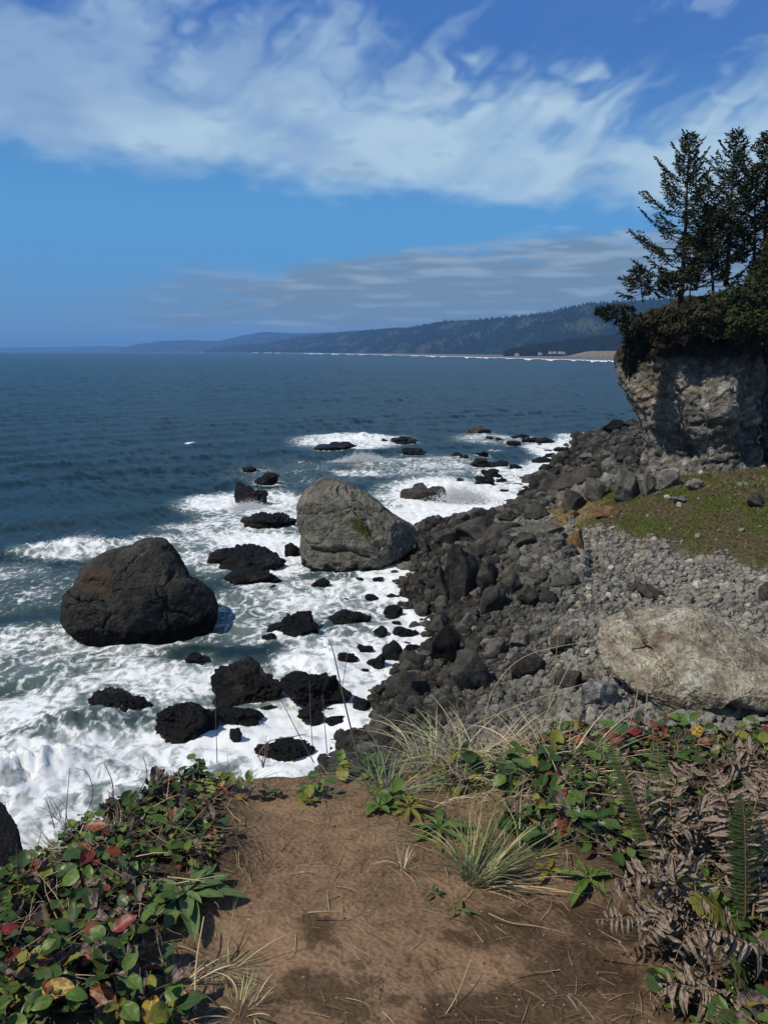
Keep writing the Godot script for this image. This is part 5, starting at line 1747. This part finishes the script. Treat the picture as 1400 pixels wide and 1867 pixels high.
func build_far_land() -> void:
	var dark := Color(0.010, 0.019, 0.018)
	var light := Color(0.085, 0.085, 0.055)
	far_hill("far_headland", [[-60, 634, 24000], [60, 633, 24000], [140, 632, 23500], [200, 631, 23000], [240, 633, 22500], [300, 637, 22000]], 0.93, 60, 8.0, dark, light, 0, 0.0, "faint farthest headland")
	far_hill("far_ridge", [[215, 638, 19500], [240, 629, 19000], [290, 622, 18500], [340, 620, 18000], [400, 622, 17500], [440, 612, 16500], [480, 605, 16000], [540, 608, 15500], [600, 606, 15000], [660, 602, 14500], [720, 598, 14000], [760, 602, 13500], [830, 622, 13000]], 0.86, 200, 14.0, dark, light, 0, 0.0, "pale blue ridge behind the nearer wooded hills")
	far_hill("wooded_hill", [[375, 640.5, 14000], [395, 634, 13400], [420, 631, 12700], [450, 628, 12000], [480, 627, 11200], [515, 621, 10500], [560, 613, 9700], [610, 608, 9000], [660, 604, 8300], [705, 600, 7600], [745, 598, 7200], [775, 593, 6800], [800, 587, 6500], [850, 584, 6200], [900, 582, 5900], [950, 577, 5500], [1000, 569, 5200], [1045, 560, 5000], [1085, 553, 4800], [1130, 551, 4700], [1200, 545, 4600], [1290, 540, 4500], [1400, 545, 4500], [1500, 560, 4500]], 0.79, 420, 26.0, dark, light, 4200, 19.0, "long wooded hill that rises to the right")
	far_hill("wooded_bluff", [[918, 646, 3000], [935, 639, 3000], [965, 634, 2980], [1000, 630, 2960], [1040, 624, 2940], [1080, 618, 2920], [1120, 614, 2900], [1180, 610, 2880], [1260, 606, 2860]], 0.95, 200, 5.0, Color(0.012, 0.019, 0.014), Color(0.04, 0.045, 0.025), 2600, 15.0, "dark wooded bluff above the far beach")
	# eroded bluff and the beach
	var v := PackedVector3Array()
	var col := PackedColorArray()
	for j in 7:
		for i in 120:
			var f := i / 119.0
			var px := lerpf(1030.0, 1200.0, f)
			var p := at_depth(px, lerpf(649.5, 640.0, smoothstep(0.0, 0.35, f)) , 2700.0)
			var t := j / 6.0
			var y := lerpf(2.0, maxf(p.y, 2.5), minf(t * 1.25, 1.0))
			var gully := 12.0 * noise.get_noise_2d(i * 0.35, j * 0.15)
			v.append(Vector3(p.x, y, -2690.0 - 60.0 * t + gully * (1.0 - t)))
			col.append(Color(0.10, 0.075, 0.052).lerp(Color(0.24, 0.19, 0.125), clampf(0.5 + noise.get_noise_2d(i * 0.4 + 9.0, j * 0.6) + 0.25 * (1.0 if j == 5 else 0.0), 0, 1)))
	tag(put("eroded_bluff", build(v, grid_index(120, 7, true), col), M.clay), "tan eroded bluff beside the far beach", "", "", "structure")
	tag(put("far_beach", strip([[300, 641.0], [380, 641.6], [500, 643.2], [600, 644.8], [700, 647.0], [800, 649.6], [900, 652.4], [1000, 655.4], [1140, 659.0], [1260, 663.0]], [[300, 640.7], [380, 641.0], [500, 642.2], [600, 643.2], [700, 644.6], [800, 646.4], [900, 647.8], [1000, 648.4], [1140, 649.0], [1260, 650.0]], 0.35, 3.0, 0.0, 80), M.sand), "long sandy beach below the far hills", "", "", "structure")
	tag(put("surf_line", strip([[300, 641.6], [380, 642.6], [500, 644.6], [600, 646.4], [700, 648.8], [800, 652.0], [900, 655.4], [1000, 658.6], [1140, 663.6], [1260, 669.0]], [[300, 641.0], [380, 641.6], [500, 643.2], [600, 644.8], [700, 647.0], [800, 649.6], [900, 652.4], [1000, 655.4], [1140, 659.0], [1260, 663.0]], 0.8, 0.9, 1.0, 300), M.foam), "white surf along the far beach", "", "", "structure")
	for e in [[942, 646.5, 14], [984, 645, 12], [1003, 643.2, 11], [1011, 643, 12], [1021, 643.2, 13], [1027, 643.6, 10]]:
		house(e[0], e[1], 2790.0, e[2], "tiny white house on the far shore below the wooded bluff")

func build_trees() -> void:
	var z := 86.0
	spruce(at_depth(1240, 552, z), at_depth(1258, 243, z), 5.0, 92, 0.08, 1.05, 1, "tallest spruce on the cliff, leftmost of the three tall ones")
	spruce(at_depth(1322, 522, z + 2), at_depth(1342, 238, z + 2), 4.6, 78, 0.14, 1.0, 2, "tall spruce in the middle of the three tall ones")
	spruce(at_depth(1392, 505, z + 3), at_depth(1402, 236, z + 3), 4.6, 72, 0.16, 0.95, 3, "tall spruce at the right edge of the picture")
	spruce(at_depth(1300, 545, z - 1), at_depth(1294, 372, z - 1), 3.2, 66, 0.12, 1.25, 4, "dense lower spruce between the left and the middle tall ones")
	spruce(at_depth(1172, 552, z - 3), at_depth(1162, 488, z - 3), 1.9, 30, 0.12, 0.9, 5, "small spruce on the cliff edge, leftmost of the standing trees")
	spruce(at_depth(1222, 552, z - 2), at_depth(1223, 500, z - 2), 1.5, 26, 0.1, 1.2, 6, "small spruce at the foot of the tallest one")
	spruce(at_depth(1372, 515, z + 1), at_depth(1377, 300, z + 1), 3.2, 50, 0.15, 0.9, 7, "dense spruce between the middle and the right tall ones")
	spruce(at_depth(1188, 578, z - 4), at_depth(1086, 567, z - 4), 1.2, 34, 0.30, 1.2, 8, "spruce leaning out level over the cliff edge", 0.06)
	spruce(at_depth(1180, 606, z - 5), at_depth(1136, 590, z - 5), 1.5, 24, 0.25, 1.3, 9, "stunted spruce hanging below the leaning one", 0.06)
	spruce(at_depth(1256, 555, z - 2), at_depth(1262, 470, z - 2), 1.4, 24, 0.3, 0.8, 10, "thin half bare spruce right of the tallest trunk")
	spruce(at_depth(1440, 520, z + 2), at_depth(1446, 290, z + 2), 4.5, 50, 0.15, 1.2, 11, "spruce beyond the right edge of the picture")
	var brown := Color(0.030, 0.024, 0.016)
	var olive := Color(0.060, 0.056, 0.028)
	var green := Color(0.050, 0.062, 0.016)
	var deep := Color(0.016, 0.020, 0.010)
	var list := [
		[1160, 630, 28, 34, 83.0, deep, brown, 3400, "dark scrub drooping over the cliff corner"],
		[1148, 664, 15, 26, 83.5, deep, brown, 1800, "lowest scrub hanging on the cliff corner"],
		[1190, 592, 40, 28, 82.5, brown, olive, 3800, "brown scrub on the cliff edge below the small spruce"],
		[1235, 578, 48, 27, 81.5, deep, olive, 4200, "grey brown scrub under the tallest spruce"],
		[1285, 580, 46, 34, 80.0, deep, olive, 4200, "dark scrub in the middle of the cliff edge"],
		[1240, 600, 40, 13, 80.6, brown, olive, 2600, "low scrub fringe above the bright cliff face"],
		[1325, 560, 46, 42, 81.0, deep, green, 4200, "olive bush under the middle tall spruce"],
		[1375, 545, 46, 56, 82.0, deep, green, 4600, "tall green bush at the right edge on the cliff"],
		[1345, 592, 46, 32, 79.4, deep, green, 4200, "bright green bush hanging over the cliff at the right"],
		[1400, 598, 40, 38, 79.6, deep, green, 3400, "dark green bush cut by the right edge"],
		[1395, 490, 34, 46, 84.0, deep, green, 3000, "dark green bush behind, below the right spruce"],
		[1440, 570, 50, 60, 82.0, deep, green, 3000, "bush beyond the right edge of the cliff"],
	]
	for e in list: shrub(e[0], e[1], e[2], e[3], e[4], e[5], e[6], e[7], e[8])
	# turf of the slope
	var places := []
	var tints := []
	var tuft := blade_mesh(0.3, 0.5)
	for n in 26000:
		var x := rng.randf_range(14.0, 44.0)
		var zz := rng.randf_range(-88.0, -44.0)
		var k := grassy(x, zz)
		if rng.randf() > k: continue
		var a := rng.randf() * TAU
		var pick := noise.get_noise_2d(x * 0.22, zz * 0.22) + 0.5 * noise.get_noise_2d(x * 0.9 + 40.0, zz * 0.9)
		var up := Vector3(cos(a) * 0.8, rng.randf_range(0.4, 1.2), sin(a) * 0.8)
		places.append(along(Vector3(x, land_height(x, zz) - 0.02, zz), up, Vector3.UP, rng.randf_range(0.2, 0.62)).scaled_local(Vector3(1, 1, 4.0)))
		tints.append((Color(0.20, 0.155, 0.085).lerp(Color(0.10, 0.075, 0.045), rng.randf()) if pick + rng.randf_range(-0.1, 0.1) < 0.05 else Color(0.065, 0.095, 0.02).lerp(Color(0.15, 0.165, 0.04), rng.randf())))
	tag(many("turf", tuft, M.blade, places, tints), "green and brown turf on the slope below the cliff")

func build_plants() -> void:
	var lush := [[M.deep, 0.34], [M.green, 0.34], [M.lime, 0.15], [M.red, 0.02], [M.dead, 0.15]]
	var mixed := [[M.deep, 0.26], [M.green, 0.24], [M.lime, 0.15], [M.russet, 0.07], [M.red, 0.05], [M.yellow, 0.04], [M.dead, 0.19]]
	var ruddy := [[M.deep, 0.30], [M.red, 0.20], [M.russet, 0.22], [M.green, 0.12], [M.lime, 0.06], [M.dead, 0.10]]
	var withered := [[M.dead, 0.5], [M.deep, 0.25], [M.russet, 0.1], [M.green, 0.15]]
	var bright := [[M.green, 0.6], [M.lime, 0.28], [M.deep, 0.12]]
	# the left bank
	salal(60, 1850, 0.12, 0.12, 34, 0.077, lush, "glossy green clump in the bottom left corner")
	salal(180, 1830, 0.13, 0.14, 38, 0.077, mixed, "glossy clump with red and yellow leaves at the bottom, left of the path")
	salal(290, 1840, 0.10, 0.10, 26, 0.072, lush, "glossy green clump at the bottom, touching the left of the path")
	salal(40, 1745, 0.12, 0.12, 32, 0.072, mixed, "clump with a round orange leaf at the left edge")
	salal(150, 1740, 0.12, 0.11, 34, 0.072, lush, "dark leafy clump in the middle of the lower left bank")
	salal(245, 1745, 0.10, 0.12, 30, 0.072, withered, "clump with curled pinkish grey dead leaves below the ribbed rosette")
	salal(70, 1660, 0.10, 0.10, 26, 0.063, lush, "clump at the left edge over the near black rock")
	salal(150, 1630, 0.11, 0.10, 28, 0.063, mixed, "clump with a yellow and an orange leaf, above the dark leafy one")
	salal(195, 1570, 0.08, 0.13, 22, 0.072, ruddy, "clump with large orange and crimson leaves on the left bank")
	salal(115, 1580, 0.09, 0.07, 22, 0.054, withered, "withered clump on the brink, left of the crimson leaves")
	salal(250, 1500, 0.09, 0.08, 26, 0.059, lush, "green clump on the brink, above the crimson leaves")
	salal(330, 1520, 0.09, 0.10, 26, 0.059, mixed, "clump with yellow and red leaves beside the top of the path")
	salal(320, 1450, 0.08, 0.10, 24, 0.059, withered, "clump with a purple grey withered leaf, on the brink")
	salal(375, 1425, 0.06, 0.13, 18, 0.063, bright, "bright green upright plant standing against the foam")
	salal(350, 1480, 0.07, 0.08, 18, 0.054, mixed, "small clump below the bright green upright plant")
	salal(420, 1420, 0.06, 0.08, 14, 0.050, mixed, "thin clump right of the bright green upright plant")
	rosette(338, 1645, 20, 0.155, 0.30, M.plantain, 0.40, "large ribbed green rosette on the left edge of the path")
	rosette(250, 1610, 10, 0.09, 0.30, M.plantain, 0.9, "small ribbed rosette left of the large one")
	rosette(370, 1558, 16, 0.05, 0.34, M.lime, 0.8, "small feathery yellow green plant above the large rosette", "small_herb")
	rosette(80, 1640, 14, 0.055, 0.34, M.lime, 0.9, "small yellow green fern-like plant at the left edge", "small_herb")
	# the end of the path
	salal(570, 1395, 0.06, 0.09, 14, 0.06, bright, "yellow green leaves at the end of the path, centre")
	salal(520, 1400, 0.06, 0.06, 12, 0.045, mixed, "low mixed leaves at the end of the path, left of the yellow green ones")
	salal(650, 1410, 0.09, 0.11, 34, 0.065, bright, "broad leaved bright green plant at the end of the path")
	salal(690, 1455, 0.06, 0.07, 16, 0.06, bright, "lower spray of the broad green leaves, right of the path")
	rosette(690, 1480, 8, 0.07, 0.55, M.green, 0.5, "flat broad leaved rosette on the soil below the broad green plant", "small_herb")
	rosette(745, 1480, 12, 0.10, 0.20, M.lime, 0.5, "strap leaved yellow green rosette beside the path", "strap_leaved_plant")
	rosette(800, 1520, 12, 0.13, 0.17, M.green, 0.5, "strap leaved green rosette behind the grass tuft", "strap_leaved_plant")
	# the right bank
	salal(830, 1430, 0.10, 0.13, 30, 0.081, [[M.lime, 0.35], [M.green, 0.25], [M.deep, 0.2], [M.russet, 0.1], [M.dead, 0.1]], "clump with a round yellow leaf right of the broad green plant")
	salal(900, 1400, 0.11, 0.12, 39, 0.081, lush, "dark glossy clump under the dry grass")
	salal(960, 1430, 0.11, 0.14, 45, 0.088, lush, "dark glossy clump right of the round yellow leaf")
	salal(1030, 1420, 0.11, 0.15, 45, 0.081, lush, "dark glossy clump, middle of the right bank")
	salal(930, 1490, 0.10, 0.10, 27, 0.075, mixed, "small clump behind the grass tuft")
	salal(1010, 1500, 0.11, 0.11, 36, 0.081, [[M.deep, 0.4], [M.green, 0.25], [M.russet, 0.15], [M.dead, 0.2]], "clump with a russet curled leaf right of the grass tuft")
	salal(1080, 1480, 0.11, 0.12, 36, 0.081, lush, "dark clump left of the withered ferns")
	salal(1085, 1370, 0.10, 0.12, 30, 0.075, mixed, "clump on the brink below the white streaked boulder")
	salal(1150, 1370, 0.10, 0.14, 36, 0.075, ruddy, "dark red and yellow leaves on the brink before the largest boulder")
	salal(1230, 1375, 0.11, 0.13, 33, 0.075, mixed, "clump on the brink right of the dark red leaves")
	salal(1310, 1385, 0.11, 0.13, 36, 0.075, lush, "dark clump on the brink behind the withered ferns")
	salal(1385, 1385, 0.11, 0.13, 33, 0.075, mixed, "clump on the brink at the right edge")
	salal(1325, 1660, 0.05, 0.15, 8, 0.11, [[M.green, 0.75], [M.deep, 0.25]], "plant with one large shiny green leaf among the withered ferns", 0.75)
	salal(1150, 1660, 0.05, 0.06, 9, 0.05, mixed, "few small leaves caught under the arching dead frond")
	salal(1395, 1760, 0.05, 0.14, 9, 0.09, mixed, "leaves at the right edge beside the tall fern")
	salal(1290, 1850, 0.10, 0.08, 21, 0.088, lush, "green leaves in the bottom right")
	salal(1380, 1850, 0.10, 0.10, 24, 0.088, lush, "green leaves in the bottom right corner")
	rosette(1070, 1610, 9, 0.12, 0.24, M.green, 0.35, "flat green strap leaves at the right edge of the path", "strap_leaved_plant")
	rosette(1000, 1600, 5, 0.07, 0.28, M.lime, 0.3, "five pale green leaves lying on the soil right of the grass tuft", "strap_leaved_plant")
	rosette(838, 1668, 5, 0.05, 0.18, M.green, 0.3, "tiny grass-like seedling on the soil below the grass tuft", "seedling")
	rosette(790, 1640, 6, 0.03, 0.3, M.deep, 0.6, "tiny dark seedling on the soil", "seedling")
	# grass
	grass_tuft(868, 1605, 190, 0.26, 0.045, 0.55, Vector3(0.32, 0.12, -0.12), [0, 1, 1, 2, 3, 5], "green and straw grass tuft in the middle of the path edge", 0.55)
	grass_tuft(890, 1618, 36, 0.26, 0.03, 0.5, Vector3(1.0, -0.35, 0.10), [2, 3, 3, 1], "flattened straw blades at the foot of the grass tuft")
	grass_tuft(735, 1590, 26, 0.09, 0.012, 0.5, Vector3(0.1, 0.1, 0), [3, 2, 4], "small dry stubble tuft alone on the bare soil")
	grass_tuft(890, 1400, 380, 0.32, 0.20, 0.9, Vector3(0.25, 0.0, 0), [3, 3, 2, 3, 4, 1], "big bleached grass mound on the brink in the middle")
	grass_tuft(800, 1410, 170, 0.30, 0.11, 0.8, Vector3(0.25, 0.05, 0), [6, 3, 2, 1, 6], "grey green grass on the brink left of the bleached mound", 0.4)
	grass_tuft(950, 1440, 170, 0.22, 0.16, 1.1, Vector3(0.1, 0.0, 0.1), [3, 2, 3, 4, 3], "tangled bleached straw below the big grass mound", 0.1)
	grass_tuft(1060, 1470, 120, 0.18, 0.14, 1.1, Vector3(0.0, 0.0, 0.1), [3, 2, 4, 4], "brown straw under the leaves left of the withered ferns", 0.1)
	grass_tuft(715, 1385, 120, 0.27, 0.09, 0.6, Vector3(0.30, 0.15, 0), [6, 6, 1, 2, 0], "grey green grass at the end of the path, right of the broad green plant")
	grass_tuft(1010, 1400, 260, 0.28, 0.17, 0.9, Vector3(0.1, 0.0, 0), [3, 2, 4, 3], "bleached grass on the brink right of the mound")
	grass_tuft(840, 1450, 40, 0.24, 0.05, 0.5, Vector3(0.2, 0.2, 0), [3, 5, 0, 2], "sparse upright grass beside the round yellow leaf")
	grass_tuft(960, 1560, 40, 0.22, 0.05, 0.6, Vector3(0.5, 0.1, 0), [0, 1, 3, 5], "thin grass between the tuft and the strap leaves")
	grass_tuft(420, 1770, 40, 0.17, 0.03, 0.9, Vector3(0.4, -0.15, 0.1), [0, 6, 4, 2], "flat dark grass lying on the left of the path")
	grass_tuft(440, 1850, 40, 0.10, 0.05, 0.8, Vector3(0, 0.1, 0), [3, 0, 2, 4], "short dry grass at the bottom left of the path")
	grass_tuft(330, 1800, 50, 0.14, 0.05, 0.8, Vector3(0.2, 0, 0), [4, 3, 0, 6], "grass under the clump at the lower left of the path")
	grass_tuft(440, 1435, 40, 0.13, 0.05, 0.8, Vector3(0.2, 0, 0), [4, 3, 0, 2], "dry grass at the upper left corner of the path")
	grass_tuft(210, 1540, 60, 0.16, 0.08, 0.9, Vector3(0, 0, 0), [4, 3, 2, 4], "dry brown grass under the crimson leaves")
	grass_tuft(120, 1560, 50, 0.16, 0.08, 0.9, Vector3(-0.1, 0, 0), [4, 3, 2, 4], "dry brown grass on the left brink")
	grass_tuft(585, 1405, 36, 0.16, 0.05, 0.6, Vector3(0.1, 0.1, 0), [0, 3, 4, 1], "thin grass at the end of the path, centre")
	# tall stalks and bare twigs
	stalk("dry_stalk", [[940, 1480, 3.0], [985, 1330, 2.98], [1040, 1210, 2.96], [1108, 1100, 2.94]], 0.0030, 0.0011, M.straw, "longest pale grass stalk, leaning right up to the shingle", "grass stalk")
	stalk("dry_stalk", [[880, 1330, 3.1], [900, 1255, 3.1], [960, 1195, 3.1], [1080, 1168, 3.1]], 0.0022, 0.0010, M.straw, "arched dry stalk bending right over the dark boulders", "grass stalk")
	stalk("dry_stalk", [[1000, 1290, 3.1], [1010, 1230, 3.1], [1022, 1100, 3.1]], 0.0018, 0.0008, M.straw, "thin upright stalk left of the longest one", "grass stalk")
	stalk("dry_stalk", [[760, 1400, 3.0], [850, 1330, 3.0], [960, 1280, 3.0], [1070, 1245, 3.0]], 0.0022, 0.0010, M.straw, "low stalk slanting across the bleached mound", "grass stalk")
	stalk("dry_stalk", [[965, 1540, 2.4], [1030, 1490, 2.4], [1085, 1475, 2.42], [1130, 1468, 2.44]], 0.0028, 0.0012, M.straw, "pale curved stalk arching right from the grass tuft", "grass stalk")
	stalk("dry_stalk", [[950, 1618, 2.05], [1010, 1625, 2.04], [1092, 1630, 2.03]], 0.0024, 0.0016, M.straw, "straight straw lying on the soil right of the grass tuft", "straw")
	stalk("dry_stalk", [[890, 1665, 1.93], [930, 1682, 1.91], [985, 1690, 1.90], [1030, 1702, 1.88]], 0.0017, 0.0008, M.straw, "thin curved straw on the damp soil", "straw")
	stalk("dry_stalk", [[800, 1866, 1.6], [830, 1820, 1.65], [858, 1750, 1.74]], 0.0016, 0.0009, M.straw, "thin straw at the bottom centre of the path", "straw")
	stalk("dry_stalk", [[562, 1664, 1.92], [585, 1662, 1.92], [620, 1661, 1.92]], 0.0028, 0.0012, blade_material(2), "yellow blade lying in the middle of the path", "straw")
	stalk("fallen_stick", [[356, 1840, 1.62], [358, 1760, 1.72], [372, 1672, 1.88]], 0.0032, 0.0018, M.straw, "thin upright stick at the left edge of the path", "stick")
	stalk("fallen_stick", [[1035, 1815, 1.66], [1052, 1840, 1.63], [1058, 1867, 1.6]], 0.0040, 0.0026, M.twig, "grey stick at the bottom right of the path", "stick")
	stalk("fallen_stick", [[1075, 1725, 1.83], [1095, 1765, 1.77], [1160, 1815, 1.70]], 0.0022, 0.0014, M.twig, "dark twig crossing the soil toward the dead fronds", "stick")
	stalk("red_twig", [[1095, 1745, 1.78], [1125, 1738, 1.76], [1160, 1738, 1.75]], 0.0022, 0.0010, M.stem, "reddish twig tip above the soil, right of the path", "stick")
	stalk("bare_twig", [[655, 1390, 2.8], [628, 1280, 2.8], [608, 1190, 2.8], [598, 1165, 2.8]], 0.0040, 0.0014, M.twig, "forked grey twig standing at the end of the path", "twig")
	stalk("bare_twig", [[622, 1262, 2.8], [628, 1230, 2.8], [634, 1182, 2.8]], 0.0018, 0.0010, M.twig, "side fork of the grey twig at the end of the path", "twig")
	stalk("bare_twig", [[572, 1390, 2.75], [540, 1330, 2.75], [512, 1275, 2.75]], 0.0024, 0.0012, M.twig, "dead stem leaning left before the mussel rocks", "twig")
	stalk("bare_twig", [[570, 1360, 2.8], [566, 1300, 2.8], [565, 1240, 2.8]], 0.0018, 0.0009, M.twig, "straight thin stem before the second biggest mussel rock", "twig")
	stalk("bare_twig", [[597, 1380, 2.8], [592, 1320, 2.8], [588, 1265, 2.8]], 0.0020, 0.0010, M.twig, "straight thin stem right of the other straight one", "twig")
	stalk("bare_twig", [[396, 1390, 2.7], [394, 1320, 2.7], [391, 1255, 2.7]], 0.0018, 0.0009, M.twig, "thin stem over the bright green upright plant", "twig")
	stalk("bare_twig", [[470, 1380, 2.75], [490, 1352, 2.75], [540, 1342, 2.75], [560, 1338, 2.75]], 0.0026, 0.0014, M.twig, "arched grey twig over the hidden black rock", "twig")
	stalk("bare_twig", [[205, 1470, 2.4], [206, 1430, 2.4], [190, 1390, 2.4]], 0.0026, 0.0010, M.twig, "forked dead stem on the left brink", "twig")
	stalk("bare_twig", [[250, 1450, 2.5], [268, 1415, 2.5], [262, 1380, 2.5]], 0.0022, 0.0010, M.twig, "crooked dead stem right of the forked one", "twig")
	stalk("bare_twig", [[118, 1540, 2.2], [122, 1470, 2.2], [128, 1400, 2.2]], 0.0020, 0.0008, M.twig, "tall thin dead stem on the left brink", "twig")
	stalk("bare_twig", [[100, 1510, 2.2], [92, 1480, 2.2], [84, 1455, 2.2]], 0.0018, 0.0008, M.twig, "short dead stem leaning left on the left brink", "twig")
	stalk("bare_twig", [[150, 1500, 2.3], [170, 1450, 2.3], [160, 1410, 2.3], [135, 1400, 2.3]], 0.0018, 0.0007, M.twig, "hooked dead stem on the left brink", "twig")
	stalk("bare_twig", [[36, 1660, 2.0], [33, 1600, 2.0], [30, 1545, 2.0]], 0.0018, 0.0008, M.twig, "thin dead stem before the near black rock", "twig")
	umbel([[1145, 1330, 2.9], [1165, 1245, 2.9]], "left dry umbel before the largest beach boulder")
	umbel([[1172, 1345, 2.9], [1181, 1222, 2.9]], "right, taller dry umbel before the largest beach boulder")
	bare_shrub(140, 1545, 0.17, Vector3(-0.2, 0, 0), "bare grey branching shrub at the left on the brink")
	bare_shrub(225, 1500, 0.15, Vector3(0.1, 0, 0), "bare grey shrub on the brink above the crimson leaves")
	bare_shrub(300, 1465, 0.12, Vector3(0.1, 0, 0), "small bare shrub on the brink left of the bright green plant")
	bare_shrub(480, 1400, 0.10, Vector3(0.3, 0, 0), "low bare twiggy shrub at the end of the path, left")
	bare_shrub(230, 1640, 0.09, Vector3(0.4, -0.3, 0), "pale bare twigs lying among the leaves left of the rosette")
	# ferns
	fern(1215, 1620, [[1108, 1345, 0.30, 0.030, 0.055, 34, 3], [1195, 1335, 0.45, 0.020, 0.044, 32, 0], [1240, 1375, 0.35, 0.074, 0.090, 20, 2], [1165, 1405, 0.20, 0.074, 0.090, 20, 2]], "fern with one tall dark frond edged with withered leaflets")
	fern(1365, 1705, [[1352, 1452, 0.08, 0.050, 0.056, 38, 3], [1392, 1390, 0.25, 0.074, 0.107, 23, 2], [1300, 1440, 0.25, 0.134, 0.107, 23, 2], [1340, 1470, 0.20, 0.074, 0.107, 22, 2]], "tall green fern at the right edge with a brown stalk")
	fern(1385, 1765, [[1260, 1650, 0.00, 0.050, 0.085, 24, 1], [1230, 1740, -0.10, 0.090, 0.107, 18, 2]], "fern with one yellow green backlit frond, lower right")
	fern(1275, 1740, [[1098, 1622, 0.10, 0.134, 0.090, 23, 2], [1085, 1665, 0.00, 0.044, 0.080, 22, 2], [1200, 1560, 0.10, 0.106, 0.098, 22, 2], [1160, 1700, -0.05, 0.074, 0.098, 20, 2]], "withered fern arching left over the damp soil")
	fern(1300, 1590, [[1240, 1470, 0.15, 0.090, 0.098, 22, 2], [1290, 1400, 0.40, 0.090, 0.098, 22, 2], [1215, 1520, 0.00, 0.074, 0.090, 20, 2], [1345, 1510, 0.10, 0.090, 0.090, 20, 2]], "withered pinkish grey fern in the middle of the right bank")
	fern(1400, 1500, [[1285, 1415, 0.10, 0.120, 0.098, 22, 2], [1320, 1375, 0.20, 0.120, 0.098, 22, 2], [1360, 1440, 0.00, 0.074, 0.090, 20, 2]], "withered fern at the right edge, high on the bank")
	fern(1340, 1830, [[1190, 1830, 0.00, 0.060, 0.090, 20, 2], [1220, 1790, 0.10, 0.074, 0.090, 20, 2], [1335, 1760, 0.00, 0.050, 0.053, 22, 0], [1300, 1867, -0.10, 0.020, 0.050, 20, 3]], "withered fern with one short green frond, bottom right")
	fern(1395, 1640, [[1330, 1560, 0.05, 0.090, 0.090, 20, 2], [1280, 1620, 0.00, 0.090, 0.090, 20, 2], [1395, 1540, 0.10, 0.074, 0.090, 18, 2]], "withered fern behind the large shiny leaf")
